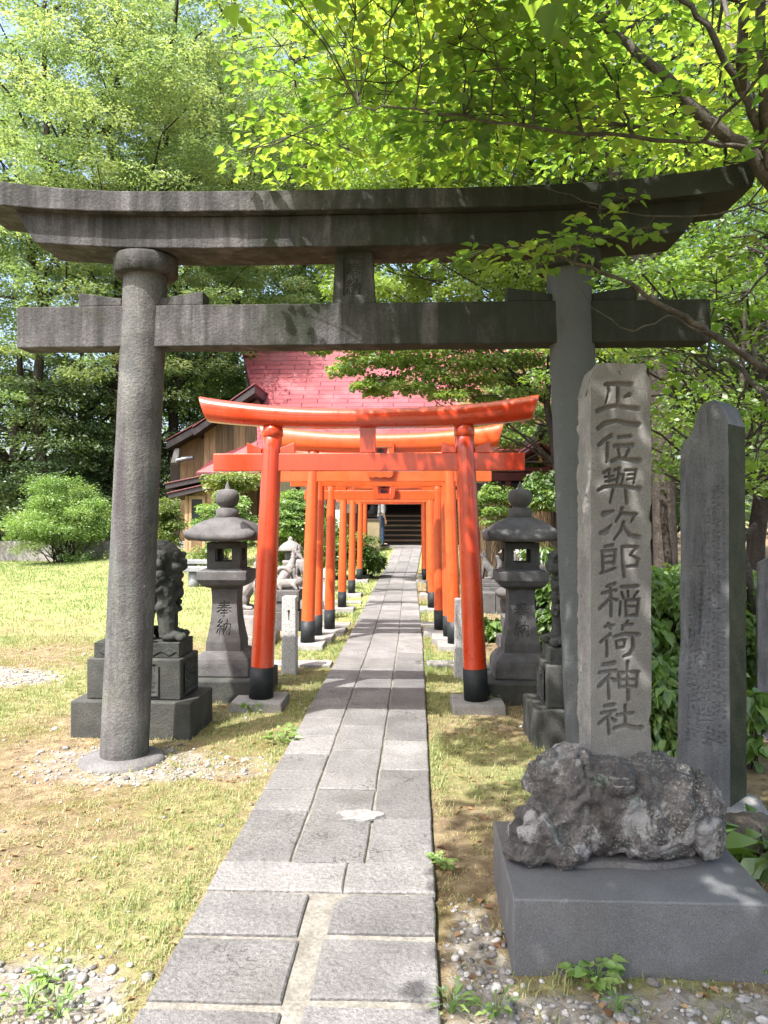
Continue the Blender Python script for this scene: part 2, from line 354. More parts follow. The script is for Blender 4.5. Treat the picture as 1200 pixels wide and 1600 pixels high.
# ------------------------------------------------------------------ the ground: one sheet
PCX = -.378                                                   # middle of the path near the camera
def rise(x, y): return .5 * sstep(19.5, 27, y) * (1 - sstep(7, 12, np.abs(np.asarray(x, float) + .4)))
def path_cx(y):
    y = np.asarray(y, float); return PCX - .009 * np.clip(y - 9, 0, 10) + .03 * np.clip(y - 19.5, 0, 8)
def gravelness(x, y):
    e = lambda cx, cy, rx, ry: np.sqrt(((x - cx) / rx) ** 2 + ((y - cy) / ry) ** 2)
    r = e(-1.80, 4.60, .72, .42)
    m = np.maximum(1 - sstep(.7, 1.15, r), 0) * .72
    m = np.maximum(m, 1 - sstep(.55, 1.1, e(-1.2, 2.2, .42, .5)))
    m = np.maximum(m, 1 - sstep(.5, 1.1, e(-4.5, 7.0, 1.5, .75)))
    m = np.maximum(m, 1 - sstep(.6, 1.1, e(.95, 2.15, 1.2, .42)))
    m = np.maximum(m, .8 * (1 - sstep(.5, 1.1, e(.2, 2.5, .16, .65))))
    m = np.maximum(m, .6 * (1 - sstep(.5, 1.1, e(-1.15, 4.6, .5, .35))))
    return np.clip(m + .35 * m * n2(x, y, 3.0, 3, 5), 0, 1)
def greenness(x, y):
    n = n2(x, y, .9, 4, 11)
    lawn = sstep(7.0, 12.5, y) * (x < PCX)
    base = .42 + .66 * n + .52 * lawn - .15 * sstep(5.0, 6.5, y) * (1 - sstep(7.5, 8.5, y)) * (x > -2.2)
    base = np.where(x > 0, .42 + .7 * n, base)
    base = np.where(x > 1.0, .12 + .4 * n, base)
    return np.clip(base, 0, 1)
xs = np.concatenate([np.linspace(-150, -30, 9)[:-1], np.linspace(-30, -6, 49)[:-1], np.linspace(-6, 4.5, 300)[:-1], np.linspace(4.5, 30, 52)[:-1], np.linspace(30, 150, 9)])
ys = np.concatenate([np.linspace(-60, -2, 12)[:-1], np.linspace(-2, 11, 330)[:-1], np.linspace(11, 40, 90)[:-1], np.linspace(40, 260, 14)])
GX, GY = np.meshgrid(xs, ys)
near = np.exp(-((GX + .5) / 6) ** 2) * (1 - sstep(10, 14, GY))
onpath = 1 - sstep(.5, .62, np.abs(GX - path_cx(GY)))
GZ = rise(GX, GY) + (.014 * n2(GX, GY, 2.2, 4, 3) + .006 * n2(GX, GY, 14, 2, 4)) * near * (1 - onpath) - .006
GZ = GZ + .10 * sstep(1.25, 1.9, GX) * (1 - sstep(4.6, 6.5, GY)) * sstep(2.6, 3.4, GY)      # the bank behind the stones
nr, nc = GX.shape
idx = np.arange(nr * nc).reshape(nr, nc)
GF = np.stack([idx[:-1, :-1], idx[:-1, 1:], idx[1:, 1:], idx[1:, :-1]], -1).reshape(-1, 4)
gme = np_mesh('ground', np.stack([GX, GY, GZ], -1).reshape(-1, 3), GF, smooth=True)
for nm, arr in (('gravel', gravelness(GX, GY)), ('green', greenness(GX, GY))):
    a = gme.attributes.new(nm, 'FLOAT', 'POINT'); a.data.foreach_set('value', arr.astype(np.float32).ravel())
def groundmat():
    m, nt, b = new_mat('ground_soil'); v = coords(nt)
    gr = nd(nt, 'Attribute', attribute_name='gravel').outputs['Fac']; gn = nd(nt, 'Attribute', attribute_name='green').outputs['Fac']
    soil = ramp(nt, noise(nt, v, 9, 7, .65), [(.3, (.10, .072, .045)), (.5, (.2, .15, .092)), (.72, (.34, .275, .175))])
    mossy = ramp(nt, noise(nt, v, 12, 6, .65), [(.3, (.08, .068, .026)), (.7, (.18, .155, .06))])
    col = mix(nt, soil, mossy, step(nt, noise(nt, v, 1.6, 6, .6, .4), .5, .66))
    grass = ramp(nt, noise(nt, v, 30, 5, .7), [(.3, (.15, .17, .06)), (.7, (.33, .33, .14))])
    f = nd(nt, 'Math', {0: gn, 1: noise(nt, v, 16, 5, .7)}, operation='MULTIPLY').outputs[0]
    col = mix(nt, col, grass, step(nt, f, .16, .42))
    vo = nd(nt, 'TexVoronoi', {'Vector': v, 'Scale': 38.0}); peb = ramp(nt, vo.outputs['Color'], [(0, (.16, .14, .115)), (1, (.34, .32, .285))])
    f2 = nd(nt, 'Math', {0: gr, 1: noise(nt, v, 12, 5, .7)}, operation='MULTIPLY').outputs[0]
    col = mix(nt, col, peb, step(nt, f2, .24, .42))
    nt.links.new(col, b.inputs['Base Color']); b.inputs['Roughness'].default_value = .95; b.inputs['Specular IOR Level'].default_value = .1
    bp = nd(nt, 'Bump', {'Height': noise(nt, v, 60, 6, .7), 'Strength': .8, 'Distance': .02}); nt.links.new(bp.outputs[0], b.inputs['Normal'])
    return m
tag(link('ground', gme, groundmat()), kind='structure')

# ------------------------------------------------------------------ the paved path
pm = MB(); pb = MB()
def slab(x0, x1, y0, y1, t, gap=.006, cut=None):
    z = .034 + rng.uniform(-.003, .003)
    cx = lambda y: float(path_cx(y)) - PCX
    zz = lambda y: float(rise(-.4, y))
    j = lambda: rng.uniform(-.003, .003)
    n = max(2, int((y1 - y0) / .12)); mm = max(2, int((x1 - x0) / .12))
    A, B = x0 + gap, x1 - gap; c, d = y0 + gap, y1 - gap
    edge = []
    for i in range(mm): edge.append((A + (B - A) * i / mm, c + j()))
    for i in range(n): edge.append((B + j(), c + (d - c) * i / n))
    for i in range(mm): edge.append((B + (A - B) * i / mm, d + j()))
    for i in range(n): edge.append((A + j(), d + (c - d) * i / n))
    if cut:   # one rounded corner
        k0 = 2 * mm + n; bef = [p for p in edge[:k0] if not (p[0] < A + cut and p[1] > d - cut)]; aft = [p for p in edge[k0:] if p[1] < d - cut - .01]
        edge = bef + [(A + cut + cut * math.cos(a), d - cut + cut * math.sin(a)) for a in np.linspace(math.pi / 2, math.pi, 9)] + aft
    k = len(edge); mx, my = (A + B) / 2, (c + d) / 2
    sh = lambda x, y, q: (x + (mx - x) * q / (B - A), y + (my - y) * q / (d - c))
    rows = []
    for q, dz in ((0, -.03), (0, -.006), (.012, 0)):
        rows += [(*(lambda p: (p[0] + cx(p[1]), p[1]))(sh(x, y, q)), z + dz + zz(y)) for x, y in edge]
    pm.add(rows, [(i * k + e, i * k + (e + 1) % k, (i + 1) * k + (e + 1) % k, (i + 1) * k + e) for i in range(2) for e in range(k)] + [tuple(range(2 * k, 3 * k))], t)
XL, XR = -.832, .076
def rows_px(px): return [1800.0 / (y - 808) for y in px]
slab(XL, -.40, 1.2, 1.62, .45); slab(-.36, XR, 1.3, 1.78, .5)
slab(XL, -.395, 1.64, 2.27, .35); slab(-.345, XR, 1.80, 2.30, .5)
slab(XL, -.40, 2.30, 2.66, .27, .009); slab(-.335, XR, 2.33, 2.67, .46, .009)
slab(XL, -.41, 2.675, 2.985, .40, .009); slab(-.325, XR, 2.70, 2.985, .24, .009, cut=.10)
slab(XL, -.29, 3.0, 3.25, .68, .004); slab(-.29, XR, 3.0, 3.25, .64, .004)
cols = [(XL, -.535), (-.535, -.215), (-.215, XR)]
jl = [rows_px(q) for q in ((1362, 1278, 1245, 1216, 1188, 1159, 1130, 1117, 1100), (1362, 1298, 1244, 1182, 1143, 1104, 1085), (1362, 1289, 1211, 1164, 1127, 1100, 1075))]
for (a, b), js in zip(cols, jl):
    js = list(js); y = js[-1]
    while y < 25.8: y += rng.uniform(.32, .75) if y < 12 else rng.uniform(.5, .95); js.append(min(y, 25.9))
    for y0, y1 in zip(js[:-1], js[1:]):
        slab(a, b, y0, y1, float(np.clip(rng.normal(.5, .16), .15, .95)))
po = pm.build('path', M['path']); tag(po, kind='structure')
yy = np.concatenate([np.linspace(-2, 18, 41), np.linspace(18.5, 25.95, 20)])
pts = [[(XL + .012 + (XR - XL - .024) * q + float(path_cx(y)) - PCX, y, .021 + float(rise(-.4, y))) for q in (0, .5, 1)] for y in yy]
pb.grid(pts); pts2 = lambda q: [[(pts[i][q][0], pts[i][q][1], pts[i][q][2] - h) for i in range(len(yy))] for h in (0, .06)]
pb.grid(pts2(0)); pb.grid(pts2(2))
tag(pb.build('path_bed', M['mortar']), kind='structure')
# a worn pale mortar patch in the paving
mp_ = MB(); edge = [(.10 * math.cos(a) * (1 + .22 * math.sin(3 * a + 1) + .14 * math.sin(7 * a) + .08 * math.sin(11 * a + 2)) - .285, 3.76 + .085 * math.sin(a) * (1 + .25 * math.cos(2 * a) + .12 * math.sin(5 * a + 1)), .0405) for a in np.linspace(0, 2 * math.pi, 24, endpoint=False)]
mp_.add(edge + [(x, y, .03) for x, y, z in edge], [tuple(range(24))] + [((i + 1) % 24, i, 24 + i, 24 + (i + 1) % 24) for i in range(24)])
tag(mp_.build('path_patch', M['pale_cement']), kind='structure')
# flat cross stones flush with the grass on both sides of the path
for (y, side, x0, x1) in ((7.75, -1, -1.55, -.86), (7.8, 1, .1, .72), (10.6, -1, -1.5, -.92), (10.7, 1, .03, .5), (13.4, -1, -1.5, -.96)):
    b = MB(); b.box(x0, x1, y - .13, y + .13, -.03, .028); o = b.build('paving_slab', M['plinth'], bevel=.008)
    tag(o, {(7.75, -1): 'flat grey stone in the grass at the foot of the left granite bollard', (7.8, 1): 'flat grey stone in the grass at the foot of the right granite bollard',
            (10.6, -1): 'flat stone left of the path beside the fourth orange gate', (10.7, 1): 'flat stone right of the path beyond the fourth orange gate', (13.4, -1): 'farthest flat stone left of the path'}[(y, side)], 'paving stone', 'flat stones beside the path')

# ------------------------------------------------------------------ carving
def seg_depth(X, Z, strokes, soft=1.0):
    """0..1 how deep the chisel went at (X, Z); strokes: lists of (x, z, half width)"""
    D = np.zeros_like(X)
    for s in strokes:
        for (x0, z0, w0), (x1, z1, w1) in zip(s[:-1], s[1:]):
            lo, hi = min(x0, x1) - 2 * max(w0, w1), max(x0, x1) + 2 * max(w0, w1); lz, hz = min(z0, z1) - 2 * max(w0, w1), max(z0, z1) + 2 * max(w0, w1)
            k = (X > lo) & (X < hi) & (Z > lz) & (Z < hz)
            if not k.any(): continue
            px, pz = X[k], Z[k]; dx, dz = x1 - x0, z1 - z0; L = dx * dx + dz * dz + 1e-12
            t = np.clip(((px - x0) * dx + (pz - z0) * dz) / L, 0, 1)
            d = np.hypot(px - x0 - t * dx, pz - z0 - t * dz); w = w0 + (w1 - w0) * t
            D[k] = np.maximum(D[k], np.clip((w - d) / (w * .75 * soft), 0, 1))
    return D
HOU = [[(.2, .12), (.8, .12)], [(.15, .27), (.85, .27)], [(.04, .43), (.96, .43)], [(.5, 0), (.5, .43)], [(.4, .3), (.28, .52), (.03, .7)], [(.6, .3), (.74, .54), (.98, .7)],
       [(.3, .62), (.7, .62)], [(.26, .78), (.74, .78)], [(.5, .5), (.5, 1)]]
NOU = [[(.26, 0), (.1, .18), (.3, .24)], [(.38, .1), (.06, .45)], [(.04, .46), (.42, .44)], [(.23, .46), (.23, 1)], [(.1, .62), (.03, .88)], [(.34, .6), (.43, .82)],
       [(.52, .3), (.5, 1)], [(.52, .3), (.96, .3), (.96, .92), (.88, 1)], [(.73, .02), (.73, .4), (.57, .76)], [(.73, .42), (.9, .74)]]
def glyph(strokes, x, ztop, w, h, hw):
    return [[(x + (p[0] - .5) * w, ztop - p[1] * h, hw) for p in s] for s in strokes]

def panel(fx, fz, nx, nz, yf, flip=False):
    """grid over u, v in 0..1 -> (x, y, z)"""
    U, Vv = np.meshgrid(np.linspace(0, 1, nx), np.linspace(0, 1, nz)); X = fx(U, Vv); Z = fz(U, Vv); Y = yf(U, Vv, X, Z)
    V = np.stack([X, Y, Z], -1).reshape(-1, 3); i = np.arange(nx * nz).reshape(nz, nx)
    Fq = np.stack([i[:-1, :-1], i[:-1, 1:], i[1:, 1:], i[1:, :-1]], -1).reshape(-1, 4)
    return V, (Fq[:, ::-1] if flip else Fq)
def join(parts):
    Vs, Fs, b = [], [], 0
    for V, Fq in parts: Vs.append(V); Fs.append(Fq + b); b += len(V)
    return np.concatenate(Vs), np.concatenate(Fs)

# ------------------------------------------------------------------ the big stone torii
TX, TY = PCX, 4.68
tor = thing('stone_torii', 'large weathered grey stone torii gate spanning the start of the path', 'torii gate', (TX, TY, 0))
def pillar(sgn):
    prof = []
    V = []; n = 44; m = 60; b0, b1 = 1.43, 1.305
    for i in range(m + 1):
        t = i / m; z = 3.0 * t; r = .145 - .013 * t; cx = sgn * (b0 + (b1 - b0) * z / 2.75)
        for k in range(n):
            a = 2 * math.pi * k / n; V.append((cx + r * math.cos(a), r * math.sin(a), z))
    V = np.array(V); nrm = V - np.stack([sgn * (b0 + (b1 - b0) * V[:, 2] / 2.75), np.zeros(len(V)), V[:, 2]], 1)
    nrm /= np.linalg.norm(nrm, axis=1)[:, None]
    V = V + nrm * (.0025 * fbm(V * 9, 3, 31))[:, None]
    i = np.arange((m + 1) * n).reshape(m + 1, n); j = np.roll(i, -1, 1)
    Fq = np.stack([i[:-1], j[:-1], j[1:], i[1:]], -1).reshape(-1, 4)
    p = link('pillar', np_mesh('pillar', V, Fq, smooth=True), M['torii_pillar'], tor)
    cx = sgn * (b0 + (b1 - b0) * 3.0 / 2.75)
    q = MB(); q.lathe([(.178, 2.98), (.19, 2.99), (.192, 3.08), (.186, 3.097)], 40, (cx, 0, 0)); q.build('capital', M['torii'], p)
    q = MB(); q.lathe([(.262, -.05), (.255, .012), (.225, .028), (.15, .036)], 40, (sgn * b0 - .01, -.005, 0)); q.build('footing', M['cement'], p)
    return p
pillar(-1); pillar(1)
def beam(name, x0, x1, zb, zt, y0, y1, ends=0, nx=80, mat='torii', amp=.004, parent=tor, bev=.012):
    """a lintel: zb / zt give the lower and upper edge over u in -1..1, ends slant inward downward"""
    u = np.linspace(-1, 1, nx); ring = []
    nzr = 8
    for k in range(nzr): ring.append((0, k / (nzr - 1)))
    ring += [(.5, 1), (1, 1)] + [(1, 1 - k / (nzr - 1)) for k in range(1, nzr)] + [(.5, 0)]
    V = []
    for uu in u:
        for (fy, fz) in ring:
            xm = (x0 + x1) / 2 + uu * ((x1 - x0) / 2 - ends * (1 - fz))
            V.append((xm, y0 + (y1 - y0) * fy, zb(uu) + (zt(uu) - zb(uu)) * fz))
    V = np.array(V); V = V + amp * np.stack([fbm(V * 7 + 3 * q, 4, 40 + q) for q in range(3)], 1)
    n = len(ring); i = np.arange(nx * n).reshape(nx, n); j = np.roll(i, -1, 1)
    Fq = np.stack([i[:-1], i[1:], j[1:], j[:-1]], -1).reshape(-1, 4)
    me = bpy.data.meshes.new(name); me.from_pydata(V.tolist(), [], [tuple(f) for f in Fq[:, ::-1].tolist()] + [tuple(range(n))[::-1], tuple(range((nx - 1) * n, nx * n))])
    o = link(name, me, M[mat], parent); bm = o.modifiers.new('bevel', 'BEVEL'); bm.width = bev; bm.segments = 2; bm.limit_method = 'ANGLE'; bm.angle_limit = math.radians(50)
    return o
cv = lambda h: (lambda u: h * abs(u) ** 4)
# parts in the gate's own coordinates
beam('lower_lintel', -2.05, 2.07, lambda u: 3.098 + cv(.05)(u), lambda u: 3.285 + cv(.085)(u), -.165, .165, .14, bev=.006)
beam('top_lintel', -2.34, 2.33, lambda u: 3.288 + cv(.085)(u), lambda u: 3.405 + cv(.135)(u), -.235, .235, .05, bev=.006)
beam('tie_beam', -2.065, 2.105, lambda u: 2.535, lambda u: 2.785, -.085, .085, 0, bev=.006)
def wedge(x0, x1, flip, parent, y, z, hin, hout, mat, bev=.006):
    b = MB()
    a, c = (hout, hin) if not flip else (hin, hout)
    b.hull8([(x0, -y, z), (x1, -y, z), (x1, y, z), (x0, y, z)], [(x0, -y, z + a), (x1, -y, z + c), (x1, y, z + c), (x0, y, z + a)])
    return b.build('wedge', mat, parent, bevel=bev)
for sgn in (-1, 1):
    cx = sgn * 1.302
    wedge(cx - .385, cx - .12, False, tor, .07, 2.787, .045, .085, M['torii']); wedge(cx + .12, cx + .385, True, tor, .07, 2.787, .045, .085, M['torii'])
# middle strut with its sunk, framed inscription
st_ = [*glyph(HOU, 0, 3.03, .085, .085, .0055), *glyph(NOU, 0, 2.93, .085, .085, .005)]
def strut_y(U, Vv, X, Z):
    fr = np.maximum(np.abs(X) / .062, np.abs(Z - 2.945) / .115); box = np.clip((1 - fr) / .06, 0, 1)
    return -.075 + .012 * box * (1 - 0) + .008 * seg_depth(X, Z, st_) * (box > .9)
hw = lambda Vv: .128 - .018 * Vv
fr_ = panel(lambda U, Vv: (U - .5) * 2 * hw(Vv), lambda U, Vv: 2.788 + .308 * Vv, 100, 130, strut_y)
bk_ = panel(lambda U, Vv: (U - .5) * 2 * hw(Vv), lambda U, Vv: 2.788 + .308 * Vv, 3, 3, lambda U, Vv, X, Z: .075 + 0 * U, True)
sd = [panel(lambda U, Vv, s=s: s * hw(Vv) + 0 * U, lambda U, Vv: 2.788 + .308 * Vv, 3, 130, lambda U, Vv, X, Z: -.075 + .15 * U, s < 0) for s in (-1, 1)]
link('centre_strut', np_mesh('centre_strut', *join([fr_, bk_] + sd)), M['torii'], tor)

# ------------------------------------------------------------------ the row of vermilion torii
def red_torii(y, half, r, zb, zt, kz0, kz1, klen, nlen, label, cx, mat, plaque=None, plaque_z=None, lean=.06, slv=.25, pl=.21, plh=.062, strut=.062):
    t = thing('vermilion_torii', label, 'torii gate', (cx, y, 0), 0, 'vermilion torii gates over the path')
    dr = .8; batter = lambda z: lean * z / 2.2
    for s in (-1, 1):
        b = MB(); n = 12
        b.tube([(s * (half - batter(z)), 0, z) for z in np.linspace(plh + .004, kz0 + .03, n)], [r * (1 - (1 - dr) * i / (n - 1)) for i in range(n)], 36)
        p = b.build('pillar', mat, t)
        q = MB(); q.tube([(s * (half - batter(z)), 0, z) for z in (plh + .002, plh + slv)], [r * 1.035, r * 1.02], 36); q.build('black_sleeve', M['black'], p)
        zc = kz0 - .005; q = MB(); rr = r * dr
        q.lathe([(rr * 1.0, zc - .06), (rr * 1.09, zc - .056), (rr * 1.09, zc - .004), (rr * 1.03, zc + .016), (rr * .85, zc + .035), (rr * .5, zc + .048)], 36, (s * (half - batter(zc)), 0, 0)); q.build('collar', mat, p)
        q = MB(); sx = s * half + rng.uniform(-.01, .01)
        q.hull8([(sx - pl, -pl, -.05), (sx + pl, -pl, -.05), (sx + pl, pl, -.05), (sx - pl, pl, -.05)], [(sx - pl + .01, -pl + .01, plh), (sx + pl - .01, -pl + .01, plh), (sx + pl - .01, pl - .01, plh), (sx - pl + .01, pl - .01, plh)])
        q.build('plinth', M['plinth'], p, bevel=.01)
    # the curved round lintel
    nx, n = 60, 40; V = []
    for i in range(nx):
        u = -1 + 2 * i / (nx - 1); lift = .066 * abs(u) ** 2.6; hh = (kz1 - kz0) / 2 * (1 + .28 * u * u); zc = (kz0 + kz1) / 2 + lift + (kz1 - kz0) * .1 * u * u
        for k in range(n):
            a = 2 * math.pi * k / n; sa, ca = math.sin(a), math.cos(a)
            fz = math.copysign(abs(sa) ** .8, sa); fy = math.copysign(abs(ca) ** .8, ca)
            V.append((u * (klen + .035 * fz * abs(u)), fy * .105, zc + fz * hh))
    V = np.array(V); ii = np.arange(nx * n).reshape(nx, n); jj = np.roll(ii, -1, 1)
    Fq = np.stack([ii[:-1], ii[1:], jj[1:], jj[:-1]], -1).reshape(-1, 4)[:, ::-1]
    me = bpy.data.meshes.new('lintel'); me.from_pydata(V.tolist(), [], [tuple(f) for f in Fq.tolist()] + [tuple(range(n))[::-1], tuple(range((nx - 1) * n, nx * n))])
    me.polygons.foreach_set('use_smooth', np.array([True] * len(Fq) + [False] * 2)); me.update()
    o = link('lintel', me, mat, t)
    bm = o.modifiers.new('bevel', 'BEVEL'); bm.width = .006; bm.segments = 2; bm.limit_method = 'ANGLE'; bm.angle_limit = math.radians(60)
    b = MB(); b.box(-nlen, nlen, -.042, .042, zb, zt); b.build('tie_beam', mat, t, bevel=.006)
    b = MB(); b.box(-strut, strut, -.04, .04, zt + .002, kz0 + .03); b.build('centre_strut', mat, t, bevel=.004)
    zz = (zb + zt) / 2; px = half - batter(zz)
    for s in (-1, 1):
        wedge(s * px - .19, s * px - r * .8, False, t, .036, zt + .002, .04, .085, mat, .003); wedge(s * px + r * .8, s * px + .19, True, t, .036, zt + .002, .04, .085, mat, .003)
    if plaque:
        pw, ph, pz = plaque; q = MB(); Mx = Matrix.Translation((0, -.09, pz)) @ Matrix.Rotation(math.radians(9), 4, 'X')
        q.box(-pw * .86, pw * .86, -.012, .012, -ph * .86, ph * .86, M=Mx); pq = q.build('plaque', M['lacquer_bright'], t)
        q = MB()
        for sx in (-1, 1): q.hull8([tuple(Mx @ Vector(v)) for v in ((sx * pw * .92 - .03, -.03, -ph), (sx * pw * .92 + .03, -.03, -ph), (sx * pw * .92 + .03, .03, -ph), (sx * pw * .92 - .03, .03, -ph))], [tuple(Mx @ Vector(v)) for v in ((sx * pw - .03, -.03, ph), (sx * pw + .03, -.03, ph), (sx * pw + .03, .03, ph), (sx * pw - .03, .03, ph))])
        for sz in (-1, 1):   # scalloped rails
            nn = 13; up = [(-pw * 1.08 + 2.16 * pw * i / (nn - 1), sz * (ph + .012 + .012 * abs(math.sin(i * math.pi / 4)))) for i in range(nn)]
            lo = [(pw * 1.08, sz * (ph - .045)), (-pw * 1.08, sz * (ph - .045))]
            poly = up + lo; poly = poly if sz < 0 else poly[::-1]; n = len(poly)
            q.add([tuple(Mx @ Vector((x, -.034, z))) for x, z in poly] + [tuple(Mx @ Vector((x, .03, z))) for x, z in poly], [tuple(range(n)), tuple(range(2 * n - 1, n - 1, -1))] + [((i + 1) % n, i, n + i, n + (i + 1) % n) for i in range(n)])
        q.build('frame', mat, pq)
        q = MB(); a_, c_ = pw * .72, ph * .74; w_ = .008
        for bx in ((-a_, a_, c_ - w_, c_), (-a_, a_, -c_, -c_ + w_), (-a_, -a_ + w_, -c_ + w_, c_ - w_), (a_ - w_, a_, -c_ + w_, c_ - w_)): q.box(bx[0], bx[1], -.018, -.0125, bx[2], bx[3], M=Mx)
        q.build('white_border', M['cloth_white'], pq)
        q = MB()
        for zc_, gl in ((c_ * .88, HOU), (-c_ * .06, NOU)):
            for s_ in glyph(gl, 0, zc_, a_ * 1.1, c_ * .8, .0055):
                for (x0, z0, w), (x1, z1, _) in zip(s_[:-1], s_[1:]):
                    d = Vector((x1 - x0, 0, z1 - z0)).normalized(); nrm = Vector((-d.z, 0, d.x)) * w
                    a0, a1 = Vector((x0, 0, z0)) - d * w, Vector((x1, 0, z1)) + d * w
                    qd = [a0 - nrm, a1 - nrm, a1 + nrm, a0 + nrm]
                    q.add([tuple(Mx @ Vector((p.x, -.0165, p.z))) for p in qd] + [tuple(Mx @ Vector((p.x, -.0125, p.z))) for p in qd], [(0, 1, 2, 3), (7, 6, 5, 4), (0, 4, 5, 1), (1, 5, 6, 2), (2, 6, 7, 3), (3, 7, 4, 0)])
        q.build('lettering', M['black'], pq)
    return t
M['lacquer_bright'] = paint('red_lacquer', (.42, .03, .012), .3)
R_, O_ = M['red'], M['orange']
red_torii(6.08, .858, .094, 1.865, 2.005, 2.20, 2.36, 1.31, 1.23, 'nearest and largest vermilion torii, glossy round curved lintel, half in tree shade', -.385, R_, lean=.098)
red_torii(8.80, .848, .080, 1.905, 2.04, 2.235, 2.455, 1.36, 1.26, 'second vermilion torii from the camera, with a framed plaque hung high', -.41, O_, plaque=(.125, .185, 2.16), lean=.07)
red_torii(9.32, .80, .062, 1.872, 1.985, 2.13, 2.28, 1.22, 1.12, 'third torii, thin orange posts squeezed close behind the second gate', -.415, O_, lean=.05)
red_torii(9.86, .709, .068, 1.722, 1.842, 1.96, 2.11, 1.12, 1.03, 'fourth torii, low and narrow with a small plaque under the beam', -.414, O_, plaque=(.115, .105, 1.86), lean=.03)
red_torii(12.25, .721, .068, 1.775, 1.89, 2.0, 2.15, 1.12, 1.03, 'fifth orange torii, just past the widest gap in the row', -.474, O_, lean=.03)
red_torii(14.5, .743, .068, 1.785, 1.90, 2.0, 2.15, 1.12, 1.03, 'sixth orange torii, two gates before the far end of the row', -.489, O_, lean=.03)
red_torii(17.7, .758, .068, 1.80, 1.915, 2.0, 2.15, 1.12, 1.03, 'seventh orange torii, last but one before the shrine steps', -.56, O_, lean=.03)
red_torii(19.2, .752, .066, 1.82, 1.935, 2.05, 2.2, 1.12, 1.03, 'eighth and farthest orange torii, its beam framing the dark entrance', -.56, O_, lean=.03)

# ------------------------------------------------------------------ stone lanterns
def lantern(label, x, y):
    t = thing('stone_lantern', label, 'stone lantern', (x, y, 0), 0, 'stone lanterns flanking the path'); L = M['lantern']
    b = MB(); b.sqlathe([(.37, -.05), (.37, .172)]); b.build('plinth', M['dark_stone'], t, bevel=.012)
    b = MB(); b.sqlathe([(.235, .174), (.235, .262), (.232, .285), (.222, .318), (.198, .35), (.165, .374), (.15, .378)]); b.build('base', L, t, bevel=.01)
    hz = lambda z: np.where(z < .45, .146, .105 + .041 * (1 - np.clip((z - .45) / .36, 0, 1)) ** 2.0 + .006 * np.clip((z - .8) / .1, 0, 1))
    sk = [*glyph(HOU, 0, .785, .118, .125, .0066), *glyph(NOU, 0, .635, .118, .125, .0058)]
    zf = lambda U, Vv: .379 + .521 * Vv
    fr = panel(lambda U, Vv: (U - .5) * 2 * hz(zf(U, Vv)), zf, 90, 170, lambda U, Vv, X, Z: -hz(Z) + .012 * seg_depth(X, Z, sk))
    parts = [fr]
    for k in (1, 2, 3):
        V, Fq = panel(lambda U, Vv: (U - .5) * 2 * hz(zf(U, Vv)), zf, 4, 60, lambda U, Vv, X, Z: -hz(Z)); a = k * math.pi / 2
        V = np.stack([V[:, 0] * math.cos(a) - V[:, 1] * math.sin(a), V[:, 0] * math.sin(a) + V[:, 1] * math.cos(a), V[:, 2]], 1); parts.append((V, Fq))
    link('post', np_mesh('post', *join(parts)), L, t)
    b = MB(); b.sqlathe([(.112, .901), (.15, .912), (.185, .935), (.205, .972), (.21, .974), (.21, 1.045), (.2, 1.052), (.165, 1.053), (.165, 1.066)]); b.build('platform', L, t, bevel=.005)
    # fire box with square openings right through
    b = MB(); o_, i_, z0, z1 = .14, .105, 1.067, 1.288; wz0, wz1, ww = 1.125, 1.235, .07
    for k in range(4):
        a = k * math.pi / 2; Mr = Matrix.Rotation(a, 4, 'Z')
        b.box(-o_, -ww, -o_, -i_, z0, z1, M=Mr); b.box(ww, o_ - .035 + .0, -o_, -i_, z0, z1, M=Mr)
        b.box(-ww, ww, -o_, -i_, z0, wz0, M=Mr); b.box(-ww, ww, -o_, -i_, wz1, z1, M=Mr)
    b.build('fire_box', M['dark_stone'], t)
    # the roof: swelling slopes, corners turned up
    n = 33; hw_ = .30; q = np.linspace(-1, 1, n); X, Y = np.meshgrid(q, q); r = np.maximum(abs(X), abs(Y)); cr = (np.abs(X) * np.abs(Y)) ** 3
    tt = np.clip((r - .3) / .7, 0, 1); cr = (np.abs(X) * np.abs(Y)) ** 4; top = 1.50 - .168 * tt + .034 * np.sin(tt ** 1.15 * math.pi) + .014 * np.clip((tt - .75) / .25, 0, 1) ** 2 + .045 * cr
    bot = 1.300 + .045 * cr + .012 * (1 - r)
    ii = np.arange(n * n).reshape(n, n); Ft = np.stack([ii[:-1, :-1], ii[:-1, 1:], ii[1:, 1:], ii[1:, :-1]], -1).reshape(-1, 4)
    Vt = np.stack([X * hw_, Y * hw_, top], -1).reshape(-1, 3); Vb = np.stack([X * hw_ * .97, Y * hw_ * .97, bot], -1).reshape(-1, 3)
    ring = np.concatenate([ii[0, :], ii[1:, -1], ii[-1, -2::-1], ii[-2:0:-1, 0]]); rn = np.roll(ring, -1); Fs = np.stack([ring + n * n, rn + n * n, rn, ring], -1)
    link('roof', np_mesh('roof', np.concatenate([Vt, Vb]), np.concatenate([Ft, Ft[:, ::-1] + n * n, Fs])), L, t)
    b = MB(); b.lathe([(.095, 1.496), (.098, 1.503), (.098, 1.568), (.085, 1.574), (.06, 1.582), (.06, 1.59), (.085, 1.61), (.1, 1.645), (.1, 1.685), (.088, 1.72), (.06, 1.735), (.022, 1.742), (.016, 1.775), (.004, 1.80)], 40)
    b.build('finial', L, t); return t
LY = 6.52
lan = lantern('stone lantern left of the path beside the nearest vermilion gate, in sun', -1.62, LY)
la2 = copy_tree(lan); la2.location = (.872, LY, 0); tag(la2, 'shaded stone lantern right of the path, beside the big gate pillar')

